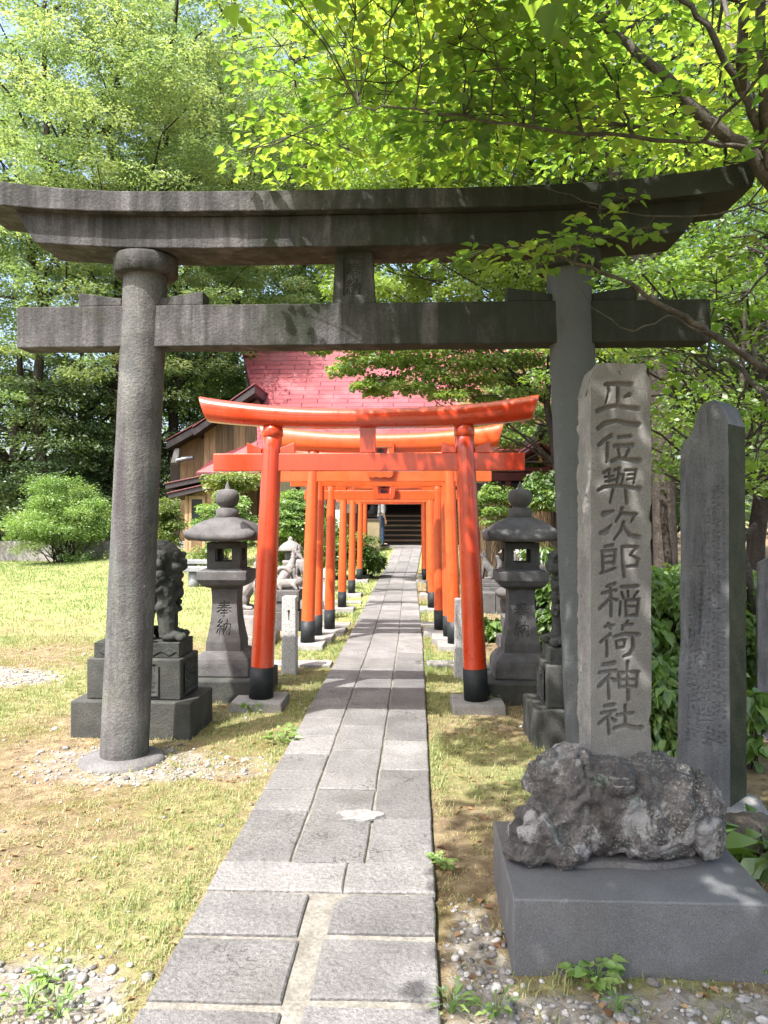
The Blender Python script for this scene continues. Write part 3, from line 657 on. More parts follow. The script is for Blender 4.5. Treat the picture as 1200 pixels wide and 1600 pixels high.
# ------------------------------------------------------------------ guardian statues and pedestals
def pedestal(label, x0, x1, y0, sgn):
    t = thing('statue_pedestal', label, 'pedestal', ((x0 + x1) / 2, y0 + .25, 0), math.radians(-2 if sgn < 0 else 1), 'pedestals of the guardian statues'); w = (x1 - x0) / 2
    b = MB(); b.box(-w, w, -.25, .25, -.06, .25); b.build('lower_block', M['dark_stone'], t, bevel=.012)
    b = MB(); b.box(-w + .09, w - .09, -.195, .195, .251, .53); ub = b.build('upper_block', M['dark_stone'], t, bevel=.01)
    # carved peony panels on the front and the inner side
    def relief(wd, hg):
        def yf(U, Vv, X, Z):
            fr = np.clip((1 - np.maximum(np.abs(X) / wd, np.abs(Z) / hg)) / .08, 0, 1)
            a = np.arctan2(Z, X); rr = np.hypot(X / wd, Z / hg)
            pet = .012 * np.abs(np.sin(3.5 * a + 7 * rr)) * np.exp(-((rr - .45) / .4) ** 2) + .008 * np.abs(n2(X, Z, 26, 2, 8))
            return .012 * fr - pet * fr
        V, Fq = panel(lambda U, Vv: (U - .5) * 2 * wd * 1.06, lambda U, Vv: (Vv - .5) * 2 * hg * 1.06, 70, 60, yf); return np_mesh('carved_panel', V, Fq, smooth=True)
    link('carved_panel', relief(.17, .105), M['statue'], ub, (0, -.207, .39))
    link('carved_panel', relief(.13, .105), M['statue'], ub, (sgn * -1 * (w - .078), 0, .39), (0, 0, -sgn * math.pi / 2))
    return t
pedestal('dark carved stone pedestal of the left guardian lion, behind the left pillar', -2.35, -1.51, 5.12, -1)
pedestal('dark carved stone pedestal of the right guardian lion, beside the inscribed stele', .757, 1.597, 5.0, 1)
def komainu(label, loc, face, mouth):
    t = thing('guardian_lion', label, 'statue', loc, 0 if face > 0 else math.pi, 'guardian lion statues')
    r = random.Random(5)
    def body(m):
        for s in (-1, 1):
            m.ell((-.12, s * .09, .15), (.13, .085, .145)); m.ell((-.0, s * .145, .035), (.1, .045, .04)); m.cap((-.17, s * .12, .08), (-.04, s * .145, .04), .06, .04)
            q = .03 if s < 0 else 0.0
            m.cap((.10 + q, s * .08, .38), (.125 + q, s * .085, .06), .075, .055)
            m.ell((.155 + q, s * .085, .035), (.085, .058, .038))
            for k in (-1, 0, 1): m.ell((.225 + q, s * .085 + k * .034, .028), (.032, .018, .027))
            m.ell((.215, s * .062, .575), (.026, .03, .022)); m.cap((.19, s * .03, .605), (.225, s * .085, .60), .022, .018)
            m.ell((.06, s * .14, .57), (.06, .025, .05)); m.ell((.2, s * .06, .515), (.06, .05, .04))
        m.cap((-.12, 0, .2), (.05, 0, .42), .14, .135); m.ell((.095, 0, .36), (.11, .13, .16)); m.cap((.05, 0, .44), (.09, 0, .54), .15, .14)
        m.ell((.085, 0, .575), (.14, .14, .115)); m.ell((.185, 0, .525), (.07, .105, .055)); m.ell((.243, 0, .548), (.028, .055, .028)); m.ell((.12, 0, .47), (.11, .12, .06))
        m.ell((.168 - .015 * mouth, 0, .452 - .035 * mouth), (.08, .095, .038), Euler((0, .3 * mouth, 0))); m.ell((.075, 0, .615), (.135, .135, .085)); m.ell((.15, 0, .61), (.08, .095, .05))
        for _ in range(110):
            a = r.uniform(math.pi * .30, math.pi * 1.70); z = r.uniform(.30, .62); rad = .152 + .02 * math.sin((z - .3) * 8)
            m.ell((.05 + rad * math.cos(a), rad * math.sin(a), z), r.uniform(.024, .036))
        for k in range(46):
            a = r.uniform(-1.5, 1.5); z = r.uniform(.2, .45); m.ell((.09 + .118 * math.cos(a), .142 * math.sin(a), z), r.uniform(.022, .034))
        for z in np.linspace(.0, .30, 9): m.ell((-.205 - .015 * math.sin(z * 9), .05 * math.sin(z * 23), .14 + z), (.05, .06, .055))
    blob('body', body, .006, M['statue'], t, 1, lambda p: .004 * fbm(p * 30, 3, 2) + .0045 * np.sin(90 * np.hypot(p[:, 0] - .02, p[:, 2] - .5) + 3 * vnoise(p * 9, 3)) * sstep(.52, .6, p[:, 2]) * (p[:, 0] < .14))
    b = MB(); b.box(-.33, .265, -.165, .165, -.105, -.001)
    for k in range(5): b.hull8([(-.3 + .11 * k, -.172, -.06), (-.245 + .11 * k, -.172, -.09), (-.19 + .11 * k, -.172, -.06), (-.245 + .11 * k, -.172, -.03)], [(-.3 + .11 * k, -.164, -.06), (-.245 + .11 * k, -.164, -.09), (-.19 + .11 * k, -.164, -.06), (-.245 + .11 * k, -.164, -.03)])
    b.build('plinth', M['statue'], t, bevel=.006)
    return t
komainu('dark guardian lion with closed mouth, sitting half behind the left stone pillar', (-1.895, 5.375, .636), 1, 0)
komainu('dark guardian lion with open jaws, mostly hidden by the right stone pillar', (1.142, 5.255, .636), -1, 1)

# ------------------------------------------------------------------ inscribed stele on its rock
S1 = [[(415, 247, 15), (520, 242, 17), (605, 244, 17)], [(432, 252, 13), (442, 300, 13), (415, 385, 8)], [(505, 260, 14), (508, 395, 13)], [(555, 345, 10), (590, 327, 18)],
      [(352, 450, 16), (410, 425, 17), (500, 408, 15), (580, 428, 17), (655, 432, 20)], [(360, 580, 15), (405, 545, 18), (500, 524, 15), (580, 545, 17), (655, 553, 20)],
      [(455, 637, 16), (410, 668, 14), (365, 705, 13)], [(430, 690, 13), (425, 835, 12)], [(510, 650, 12), (598, 640, 13)], [(482, 713, 14), (615, 705, 15)], [(510, 735, 10), (520, 800, 11)], [(592, 725, 12), (560, 800, 10)], [(460, 828, 14), (520, 805, 14), (590, 818, 15), (665, 822, 19)],
      [(400, 915, 13), (445, 890, 11), (440, 985, 10)], [(408, 950, 9), (470, 940, 9)], [(415, 985, 10), (500, 962, 9)], [(480, 895, 11), (520, 880, 10), (500, 985, 10)], [(515, 925, 9), (550, 930, 9), (535, 1000, 9)], [(560, 898, 11), (642, 893, 11), (625, 1000, 11)], [(580, 932, 8), (618, 928, 8)], [(572, 968, 8), (615, 962, 8)],
      [(360, 1052, 12), (405, 1025, 14), (520, 1010, 13), (600, 1030, 15), (670, 1038, 18)], [(472, 1040, 12), (445, 1140, 9)], [(562, 1040, 12), (570, 1145, 13)],
      [(402, 1228, 22), (470, 1205, 9)], [(378, 1372, 16), (412, 1370, 24), (455, 1310, 7)], [(535, 1185, 14), (525, 1225, 12), (490, 1282, 9)], [(540, 1222, 12), (640, 1230, 15), (605, 1282, 8)], [(548, 1290, 12), (530, 1350, 12), (478, 1422, 9)], [(545, 1318, 12), (595, 1385, 15), (662, 1402, 18)]]
S2 = [[(385, 20, 12), (440, 10, 12)], [(362, 52, 11), (460, 45, 12), (450, 140, 11)], [(366, 55, 11), (375, 195, 11)], [(385, 92, 8), (440, 86, 8)], [(378, 137, 9), (445, 131, 9)], [(355, 207, 9), (400, 196, 10), (458, 172, 10)],
      [(503, 22, 11), (520, 232, 12)], [(510, 20, 11), (612, 20, 12), (560, 80, 9), (622, 112, 12), (605, 155, 12), (540, 162, 10)],
      [(400, 302, 11), (455, 283, 13)], [(368, 352, 11), (462, 330, 12)], [(425, 310, 10), (430, 510, 12)], [(425, 385, 11), (350, 462, 13)], [(432, 392, 9), (470, 402, 12)],
      [(500, 307, 12), (612, 299, 14)], [(500, 345, 9), (515, 385, 11)], [(545, 335, 9), (550, 375, 9)], [(612, 342, 12), (588, 378, 8)], [(530, 402, 10), (538, 512, 11)], [(530, 402, 10), (622, 396, 11), (610, 510, 11)], [(545, 447, 8), (602, 443, 8)], [(538, 514, 10), (610, 507, 10)], [(495, 415, 9), (490, 505, 10)],
      [(385, 587, 10), (445, 579, 12)], [(408, 565, 10), (428, 602, 10)], [(508, 582, 10), (580, 574, 12)], [(548, 550, 10), (508, 607, 10)], [(425, 642, 13), (355, 698, 11)], [(400, 690, 11), (402, 798, 13)], [(450, 662, 11), (520, 640, 13), (622, 650, 16)],
      [(465, 692, 9), (472, 742, 9)], [(465, 692, 9), (528, 686, 10), (520, 736, 9)], [(472, 742, 9), (520, 737, 9)], [(582, 672, 12), (582, 740, 13), (560, 788, 14), (515, 803, 9)],
      [(380, 862, 14), (455, 850, 16)], [(350, 917, 12), (465, 905, 13)], [(425, 930, 12), (345, 1015, 14)], [(410, 965, 11), (416, 1098, 12)], [(432, 957, 9), (470, 976, 12)], [(545, 842, 13), (550, 1108, 14)], [(485, 920, 12), (492, 1020, 12)], [(485, 920, 12), (622, 911, 13), (605, 1015, 12)], [(495, 971, 10), (605, 963, 10)], [(492, 1021, 10), (605, 1013, 10)],
      [(385, 1157, 13), (450, 1145, 14)], [(360, 1207, 11), (455, 1190, 13)], [(430, 1210, 11), (345, 1280, 13)], [(405, 1245, 10), (415, 1352, 12)], [(432, 1240, 9), (462, 1262, 11)], [(530, 1150, 12), (530, 1285, 12)], [(470, 1217, 11), (585, 1205, 13)], [(450, 1312, 13), (530, 1290, 13), (600, 1312, 15), (642, 1310, 19)]]
SW, SD, SZ0, SZ1 = .229, .24, .44, 2.092
zs = 2.95
def to_face(s, ox, oy, sc): return [[((ox + x / sc - 922) / 93 * SW, EYE - (oy + y / sc - HOR) * zs / F, w * 1.3 / sc * zs / F) for x, y, w in q] for q in s]
strokes = to_face(S1, 860, 550, 4.85) + to_face(S2, 860, 850, 4.57)
def stele_mesh():
    # six faces as grids, moved by one shared displacement so that the edges meet
    def bend(V, carve=None):
        x, y, z = V.T
        tx = .006 * np.clip((z - 1.0), 0, 2)
        rough = np.clip(1 - x / .03, 0, 1) * sstep(0.0, .02, y) * 1.0
        d = .0025 * np.stack([fbm(V * 11 + 5 * q, 3, 60 + q) for q in range(3)], 1) + (.008 * rough)[:, None] * np.stack([fbm(V * 30 + 5 * q, 4, 70 + q) for q in range(3)], 1)
        e = np.minimum(np.minimum(x, SW - x), 1) < .004
        chip = (.010 * np.clip(fbm(V * 18, 3, 81) - .1, 0, 1))
        d[:, 0] += np.where((x < .01) & (y > .015), chip, 0) - np.where(x > SW - .01, chip * 1.6, 0)
        topc = np.clip((z - (SZ1 - .10)) / .10, 0, 1)
        d[:, 2] -= topc * (.007 * (.5 + .5 * fbm(np.stack([x * 30, y * 20, 0 * x], 1), 3, 90)) + .08 * np.clip((.03 - x) / .03, 0, 1) * np.clip(y / .1, 0, 1) + .025 * np.clip((.02 - x) / .02, 0, 1))
        d[:, 0] += topc * np.where(x > SW * .5, -.022 * topc, 0)
        V = V + d
        if carve is not None: V[:, 1] += carve
        return V
    def face(f, nu, nv, carve=False, flip=False):
        U, Vv = np.meshgrid(np.linspace(0, 1, nu), np.linspace(0, 1, nv)); X, Y, Z = f(U, Vv)
        V = np.stack([X + 0 * U, Y + 0 * U, Z + 0 * U], -1).reshape(-1, 3)
        cr = None
        if carve: cr = .020 * seg_depth(V[:, 0], V[:, 2], strokes)
        V = bend(V, cr); i = np.arange(nu * nv).reshape(nv, nu); Fq = np.stack([i[:-1, :-1], i[:-1, 1:], i[1:, 1:], i[1:, :-1]], -1).reshape(-1, 4)
        return V, Fq[:, ::-1] if flip else Fq
    H = SZ1 - SZ0; nz = 560
    fs = [face(lambda U, v: (U * SW, 0 * U, SZ0 + v * H), 110, nz, True), face(lambda U, v: (0 * U, U * SD, SZ0 + v * H), 48, nz, flip=True),
          face(lambda U, v: (SW + 0 * U, U * SD, SZ0 + v * H), 12, nz), face(lambda U, v: (U * SW, SD + 0 * U, SZ0 + v * H), 110, nz, flip=True),
          face(lambda U, v: (U * SW, v * SD, SZ1 + 0 * U), 110, 48)]
    V, Fq = join(fs); n = [len(f[1]) for f in fs]; return np_mesh('stone_stele', V, Fq, np.repeat((.5, .66, .5, .5, .55), n))  # rough left side tinted lighter, standing in for light from the left
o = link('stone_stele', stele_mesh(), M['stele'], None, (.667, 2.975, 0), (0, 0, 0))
tag(o, 'tall grey stone stele with large carved vertical lettering, standing on a rough rock', 'stone stele')
def rockf(m):
    # x right, y into the picture, z up; the stele stands in the middle
    E = Euler
    m.ell((.03, .02, .16), (.34, .20, .19)); m.ell((.02, -.07, .15), (.27, .14, .165)); m.ell((-.14, -.05, .12), (.2, .14, .12)); m.ell((-.2, -.04, .24), (.12, .1, .12)); m.ell((.04, .02, .27), (.24, .17, .07)); m.ell((-.235, -.03, .265), (.115, .10, .075), E((0, -.55, 0))); m.ell((-.15, -.02, .315), (.085, .09, .065), E((0, -.4, 0))); m.ell((.06, -.13, .08), (.26, .09, .09)); m.ell((.05, -.08, .22), (.2, .11, .1))
    m.ell((-.15, -.11, .17), (.095, .10, .19), E((0, .15, 0))); m.ell((-.28, -.12, .09), (.13, .11, .12), E((0, -.75, 0))); m.ell((-.33, -.17, .035), (.10, .07, .05)); m.ell((-.2, -.19, .04), (.09, .06, .06))
    m.ell((.0, -.12, .19), (.12, .10, .17), E((0, -.25, 0))); m.ell((.10, -.12, .11), (.11, .11, .13)); m.ell((.25, -.07, .15), (.16, .16, .165), E((0, .3, 0))); m.ell((.29, -.08, .07), (.11, .12, .09)); m.ell((.16, .0, .26), (.14, .14, .08))
def rockd(p):
    r = 1 - np.abs(fbm(p * 5.5, 3, 21)) * 2.6
    return -.026 * np.clip(r, 0, 1) ** 4 + .022 * fbm(p * 8, 4, 22) - .024 * np.abs(fbm(p * 16, 4, 23)) + .008 * fbm(p * 55, 3, 24) + .006
o = blob('stele_rock', rockf, .0062, M['rock'], None, 1, rockd, loc=(.735, 2.985, .255)); tag(o, 'rough dark lava rock with pale lichen, carrying the tall inscribed stele', 'rock')
t = thing('granite_block', 'smooth dark granite block under the lava rock', 'stone block', (.745, 2.865, 0))
b = MB(); b.box(-.428, .428, -.325, .325, -.05, .245); b.build('block', M['granite_dark'], t, bevel=.006)
cm = MB(); k = 48; e1 = [(.355 * math.cos(a) - .01, .075 + .18 * math.sin(a) * (1 + .06 * math.sin(5 * a) + .04 * math.sin(9 * a + 1)), .2465) for a in np.linspace(0, 2 * math.pi, k, endpoint=False)]
e2 = [(x * .93, .075 + (y - .075) * .86, .259) for x, y, z in e1]
cm.add(e1 + e2, [(i, (i + 1) % k, k + (i + 1) % k, k + i) for i in range(k)] + [tuple(range(k, 2 * k))], sm=False); cm.build('cement_bed', M['cement'], t)

# ------------------------------------------------------------------ dark slabs at the right
def slab_stone(label, loc, rz, w, d, h, topcut, seed, rows):
    r = np.random.default_rng(seed); marks = []
    for c in range(rows):
        x = w * (.22 + .68 * c / max(1, rows - 1)); z = h * r.uniform(.72, .8) if c > rows * .35 else h * r.uniform(.5, .62)
        while z > h * .16:
            if r.random() < .8:
                for _ in range(4):
                    a = r.random() < .55; cx, cz = x + r.uniform(-.005, .005), z + r.uniform(-.008, .008)
                    marks.append([(cx - .007 * a, cz - .007 * (not a), .0024), (cx + .007 * a, cz + .007 * (not a), .0024)])
            z -= .026
    def bend(V, carve=None):
        x, y, z = V.T; t_ = np.clip(z / h, 0, 1)
        d_ = .003 * np.stack([fbm(V * 8 + 5 * q, 3, seed + q) for q in range(3)], 1)
        # flaked layers on the upper left of the face
        lay = sstep(.0, .03, (w * .55 - x) + .05 * (z - h * .55) + .04 * n2(x, z, 9, 3, seed)) * sstep(h * .3, h * .36, z + .12 * n2(x, z * .3, 7, 2, seed + 4))
        d_[:, 1] += np.where(y < .02, .018 * lay + .012 * lay * n2(x * 3, z * .35, 14, 3, seed + 2), 0)
        top = sstep(.80 * h, h, z)
        d_[:, 2] -= top * topcut(np.clip(x / w, 0, 1)) ; d_[:, 0] += .01 * t_ * (.5 - x / w) * 2
        V = V + d_
        if carve is not None: V[:, 1] += carve
        return V
    def face(f, nu, nv, carve=False, flip=False):
        U, Vv = np.meshgrid(np.linspace(0, 1, nu), np.linspace(0, 1, nv)); X, Y, Z = f(U, Vv); V = np.stack([X + 0 * U, Y + 0 * U, Z + 0 * U], -1).reshape(-1, 3)
        V = bend(V, .005 * seg_depth(V[:, 0], V[:, 2], marks) if carve else None); i = np.arange(nu * nv).reshape(nv, nu); Fq = np.stack([i[:-1, :-1], i[:-1, 1:], i[1:, 1:], i[1:, :-1]], -1).reshape(-1, 4)
        return V, Fq[:, ::-1] if flip else Fq
    nz = 520
    fs = [face(lambda U, v: (U * w, 0 * U, v * h), 90, nz, True), face(lambda U, v: (0 * U, U * d, v * h), 16, nz, flip=True), face(lambda U, v: (w + 0 * U, U * d, v * h), 16, nz),
          face(lambda U, v: (U * w, d + 0 * U, v * h), 90, nz, flip=True), face(lambda U, v: (U * w, v * d, h + 0 * U), 90, 16)]
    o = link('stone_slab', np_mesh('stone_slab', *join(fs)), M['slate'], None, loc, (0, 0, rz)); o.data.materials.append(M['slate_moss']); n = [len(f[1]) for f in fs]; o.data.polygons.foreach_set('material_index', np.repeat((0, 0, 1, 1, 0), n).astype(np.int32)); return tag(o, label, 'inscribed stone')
slab_stone('dark flaking inscribed stone slab right of the tall stele', (1.26, 3.77, .12), math.radians(-43), .25, .2, 1.93, lambda u: np.interp(u, (0, .06, .24, .33, .43, .7, .86, 1), (.23, .19, .145, .06, .015, 0, .03, .12)), 300, 8)
slab_stone('lower dark inscribed slab cut off by the right edge', (2.17, 5.0, .0), math.radians(-20), .42, .16, 1.30, lambda u: .10 * np.clip((.4 - u) / .4, 0, 1), 400, 9)
o = blob('boulder', lambda m: (m.ell((0, 0, .02), (.24, .2, .14)), m.ell((.16, -.06, .0), (.16, .14, .12)), m.ell((-.1, -.08, 0), (.14, .12, .1))), .012, M['rock_brown'] if 'rock_brown' in M else M.setdefault('rock_brown', stone('brown_rock', (.07, .055, .04), (.17, .14, .11), 8, bump=.9, bscale=50, lichen=[(10, .64, (.36, .35, .3))], bdist=.02)), None, 2, lambda p: .02 * fbm(p * 9, 4, 9), loc=(1.46, 3.62, 0))
tag(o, 'brown lichened boulder with pale mortar under the flaking slab', 'boulder')
b = MB(); kk = 20; e1 = [(1.46 + .2 * math.cos(a) * (1 + .15 * math.sin(3 * a)), 3.70 + .16 * math.sin(a), .10) for a in np.linspace(0, 2 * math.pi, kk, endpoint=False)]; e2 = [(1.46 + (x - 1.46) * .8, 3.7 + (y - 3.7) * .8, .165) for x, y, z in e1]
b.add(e1 + e2, [(i, (i + 1) % kk, kk + (i + 1) % kk, kk + i) for i in range(kk)] + [tuple(range(kk, 2 * kk))]); q = b.build('mortar_collar', M['pale_cement']); q.parent = o; q.matrix_parent_inverse = Matrix.Translation((-1.46, -3.62, 0))

# ------------------------------------------------------------------ granite bollards
def bollard():
    t = thing('granite_bollard', '', 'bollard', (0, 0, 0), 0, 'granite bollards beside the path')
    b = MB(); b.hull8([(-.072, -.072, -.05), (.072, -.072, -.05), (.072, .072, -.05), (-.072, .072, -.05)], [(-.066, -.066, .735), (.066, -.066, .735), (.066, .066, .735), (-.066, .066, .735)])
    b.build('post', M['granite'], t, bevel=.01)
    q = MB(); q.lathe([(.012, -.002), (.012, .003)], 16); h = q.build('rope_hole', M['black'], t, loc=(0, -.0685, .6), rot=(math.pi / 2, 0, 0))
    q = MB(); q.hull8([(-.003, -.0705, .52), (.003, -.0705, .52), (.003, -.066, .52), (-.003, -.066, .52)], [(-.006, -.0695, .595), (.006, -.0695, .595), (.006, -.066, .595), (-.006, -.066, .595)]); q.build('rust_streak', M['wood_dark'], t)
    return t
b0 = bollard()
for i, (x, y, lb) in enumerate(((-1.225, 7.38, 'pale granite bollard with a dark rope hole, left of the path'), (.425, 7.26, 'granite bollard half behind the right post of the nearest orange gate'), (-1.36, 11.3, 'granite bollard left of the path, mostly hidden behind the orange posts'), (.43, 11.4, 'granite bollard right of the path, deep among the orange posts'))):
    o = b0 if i == 0 else copy_tree(b0); o.location = (x, y, 0); tag(o, lb)

# ------------------------------------------------------------------ fox statues and small stones
def fox(label, loc, rz, sc=1.0, mat='fox', lean=0.0, group='stone fox statues beside the path'):
    t = thing('fox_statue', label, 'statue', loc, rz, group); r = random.Random(3)
    def body(m):
        for s in (-1, 1):
            m.ell((-.08, s * .055, .1), (.1, .05, .1)); m.cap((-.06, s * .08, .03), (.06, s * .085, .022), .03, .022)
            m.cap((.1, s * .042, .28), (.14, s * .045, .03), .036, .024); m.ell((.16, s * .045, .018), (.045, .026, .02))
            m.cap((.12, s * .034, .53), (.10, s * .05, .615), .024, .006); m.ell((.155, s * .028, .5), (.02, .014, .012))
        m.cap((-.08, 0, .12), (.07, 0, .33), .098, .075); m.ell((.1, 0, .3), (.05, .055, .1)); m.cap((.07, 0, .34), (.12, 0, .47), .06, .048)
        m.ell((.13, 0, .49), (.066, .055, .05)); m.cap((.16, 0, .48), (.235, 0, .458), .032, .014)
        pr = (-.14, 0, .05)
        for k in range(9):
            a = k / 8; q = (-.17 - .06 * math.sin(a * 3.0), 0, .05 + .42 * a); m.cap(pr, q, .035 + .03 * math.sin(a * 3), .035 + .03 * math.sin(min(1, a + .1) * 3)); pr = q
    blob('body', body, .008, M[mat], t, 3, lambda p: .003 * fbm(p * 20, 3, 5))
    b = MB(); b.box(-.25, .2, -.11, .11, -.06, .004); b.build('plinth', M[mat], t, bevel=.006)
    t.scale = (sc,) * 3
    return t
def block_pedestal(label, x, y, z, tiers, rz=0, mat='lantern', group='pedestals of the fox statues'):
    t = thing('stone_pedestal', label, 'pedestal', (x, y, z), rz, group); zz = -.05
    for i, (w, d, h) in enumerate(tiers):
        b = MB(); b.box(-w, w, -d, d, zz + .001, zz + h); zz += h; b.build('block', M[mat], t, bevel=.01)
    return t
fA = fox('grey fox statue on a pedestal behind the left stone lantern', (-2.02, 9.1, .40), 0, 1.08)
block_pedestal('square pedestal under the fox behind the left stone lantern', -2.02, 9.1, 0, [(.34, .3, .17), (.27, .22, .22)], mat='plinth')
fB = fox('grey fox statue on a pedestal behind the right stone lantern', (1.28, 9.1, .40), math.pi, 1.08, 'lantern')
block_pedestal('square pedestal under the fox behind the right stone lantern', 1.28, 9.1, 0, [(.34, .3, .17), (.27, .22, .22)], mat='lantern')
fox('left one of two touching grey foxes under the small lantern roof', tuple(P(448, 918, 11.3)), math.radians(25), .92)
fox('right one of two touching grey foxes, seen from behind', tuple(P(476, 912, 11.6)), math.radians(160), .98)
block_pedestal('stepped grey pedestal under the two touching foxes', *P(464, 912, 11.5)[:2], 0, [(.5, .35, .2), (.4, .28, .17), (.36, .24, .14)], mat='fox')
# a crouching beast with an arched tail
def crouch(m):
    m.cap((-.1, 0, .07), (.1, 0, .08), .07, .065); m.ell((.17, 0, .11), (.07, .06, .06)); m.cap((.2, 0, .1), (.25, 0, .08), .03, .02)
    pr = (-.14, 0, .08)
    for k in range(1, 10):
        a = k / 9 * 2.6; q = (-.1 - .1 * math.cos(a) * 1.0 + .07 * (k / 9), 0, .1 + .15 * math.sin(a) + .06 * k / 9); m.cap(pr, q, .035, .033); pr = q
    for s in (-1, 1): m.cap((.1, s * .05, .07), (.15, s * .06, .01), .03, .02); m.cap((-.1, s * .05, .07), (-.06, s * .07, .01), .035, .022); m.cap((.15, s * .03, .15), (.13, s * .045, .2), .018, .006)
pq = P(447, 921, 10.3)
tag(blob('beast_statue', crouch, .008, M['fox'], None, 3, lambda p: .003 * fbm(p * 20, 3, 6), loc=tuple(pq)), 'small crouching stone beast with arched tail, left of the second gate', 'statue')
block_pedestal('dark stepped pedestal of the crouching stone beast', pq[0], pq[1], 0, [(.2, .18, .3), (.17, .15, .13), (.2, .17, float(pq[2]) - .38)], mat='lantern', group=None)
# small lantern behind the fox pair
q0 = P(454, 905, 12.4)
t = thing('small_lantern', 'small stone lantern with an umbrella-like cap behind the fox pair', 'stone lantern', (q0[0], q0[1], 0))
b = MB(); b.lathe([(.16, -.05), (.16, .2), (.09, .22), (.08, .7), (.13, .76), (.13, .8), (.09, .81)], 24); b.build('post', M['fox'], t)
b = MB(); b.lathe([(.09, .812), (.1, .96), (.08, .97)], 6); b.build('fire_box', M['lantern'], t)
b = MB(); b.lathe([(.08, .972), (.19, .955), (.2, .97), (.17, 1.03), (.1, 1.09), (.05, 1.11), (.035, 1.13), (.04, 1.15), (.02, 1.18), (.003, 1.19)], 24); b.build('cap', M['fox'], t)
# right hand cluster
for (px, py, zc, rz, sc, mt, lb) in ((764, 905, 12.6, math.pi * .9, .78, 'lantern', 'mossy fox statue seated on the block wall right of the orange posts'), (793, 893, 13.2, math.pi * 1.1, .7, 'fox', 'small pale fox statue beside the roof corner of the right lantern'), (812, 878, 15.5, math.pi * 1.0, .62, 'granite', 'white fox figure seen through the window of the right lantern')):
    p = P(px, py, zc); fox(lb, tuple(p), rz, sc, mt); block_pedestal({'lantern': 'tiered mossy pedestal under the seated mossy fox', 'fox': 'narrow pedestal under the small pale fox', 'granite': 'low pedestal under the white fox figure'}[mt], p[0], p[1], 0, [(.32, .22, .2), (.26, .18, max(.05, float(p[2]) - .22 - .05)), (.2, .14, .07)], mat='lantern' if mt != 'granite' else 'plinth')
p0, p1 = P(748, 960, 11.8), P(862, 960, 11.8)
t = thing('block_wall', 'low wall of grey stone blocks right of the orange gates', 'stone wall', ((p0[0] + p1[0]) / 2, p0[1] + .3, 0))
for k in range(4):
    b = MB(); w = (p1[0] - p0[0]) / 4; b.box(-2 * w + k * w + .004, -2 * w + (k + 1) * w - .004, -.14, .14, -.05, .32 + .015 * (k % 2)); b.build('block', M['lantern'], t, bevel=.01)
o = blob('round_stone', lambda m: m.ell((0, 0, .05), (.13, .11, .09)), .012, M['lantern'], None, 2, lambda p: .01 * fbm(p * 9, 3, 4), loc=tuple(P(787, 932, 11.8))); tag(o, 'rounded grey stone set on the low block wall', 'stone')
# stone benches on the lawn
def bench(label, px, zc, ln):
    p = P(px, 900, zc); t = thing('stone_bench', label, 'bench', (p[0], p[1], 0), 0, 'stone benches on the lawn')
    b = MB(); b.box(-ln, ln, -.2, .2, .33, .43); b.build('seat', M['bench'], t, bevel=.012)
    for s in (-1, 1): q = MB(); q.lathe([(.115, -.05), (.12, .1), (.11, .328)], 24, (s * (ln - .22), 0, 0)); q.build('leg', M['bench'], t)
M['bench'] = stone('bench_stone', (.16, .17, .18), (.25, .26, .28), 5, rough=.6, bump=.15)
bench('nearer grey stone bench on the lawn, behind the left lantern', 330, 16.6, .6)
bench('farther grey stone bench on the lawn, behind the nearer one', 333, 19.3, .75)

# ------------------------------------------------------------------ the shrine hall
HY = 27.6
hall = thing('shrine_hall', 'shrine hall with steep pinkish red sheet roof behind the row of gates', 'shrine building', (-.28, HY, .45))
def roofsheet(name, parent, xl, xr, yz, mat, nu=24, nv=30, thick=.10):
    """xl/xr(v) edges, yz(v) -> (y, z); uv in metres"""
    vs = np.linspace(0, 1, nv); rows = []; uvs = []; L = 0; pl = None
    for v in vs:
        y, z = yz(v)
        if pl: L += math.hypot(y - pl[0], z - pl[1])
        pl = (y, z); a, b_ = xl(v), xr(v)
        rows.append([(a + (b_ - a) * i / (nu - 1), y, z) for i in range(nu)]); uvs.append([(a + (b_ - a) * i / (nu - 1), L) for i in range(nu)])
    b = MB(); b.grid(rows, sm=True); b.grid([[(x, y + .02, z - thick) for x, y, z in r] for r in rows][::-1]); n0 = len(b.f)
    b.grid([rows[0], [(x, y + .02, z - thick) for x, y, z in rows[0]]]); b.grid([[r[0] for r in rows], [(r[0][0], r[0][1] + .02, r[0][2] - thick) for r in rows]]); b.grid([[r[-1] for r in rows], [(r[-1][0], r[-1][1] + .02, r[-1][2] - thick) for r in rows]][::-1])
    me = b.mesh(name); ul = me.uv_layers.new(name='UVMap'); flat = [u for r in uvs for u in r]; vi = np.empty(len(me.loops), np.int32); me.loops.foreach_get('vertex_index', vi)
    arr = np.array([flat[i] if i < len(flat) else (0, .5) for i in vi], np.float32); ul.data.foreach_set('uv', arr.ravel())
    return link(name, me, mat, parent)
RE, RR = (24.4 - HY, 3.10), (30.3 - HY, 7.80)
rsh = lambda v: (RE[0] + (RR[0] - RE[0]) * v, RE[1] + (RR[1] - RE[1]) * (.62 * v + .38 * v * v))
edge = lambda v: 4.85 + 1.85 * v + .25 * math.sin(v * math.pi) * -1
rf = roofsheet('roof', hall, lambda v: -edge(v), lambda v: edge(v), rsh, M['roof'])
roofsheet('rear_roof', hall, lambda v: -edge(v), lambda v: edge(v), lambda v: (2 * RR[0] - rsh(v)[0], rsh(v)[1] - .002), M['roof'])
b = MB(); b.box(-6.75, 6.75, RR[0] - .22, RR[0] + .22, 7.72, 8.08); b.build('ridge', M['lacquer_bright'], rf, bevel=.04)
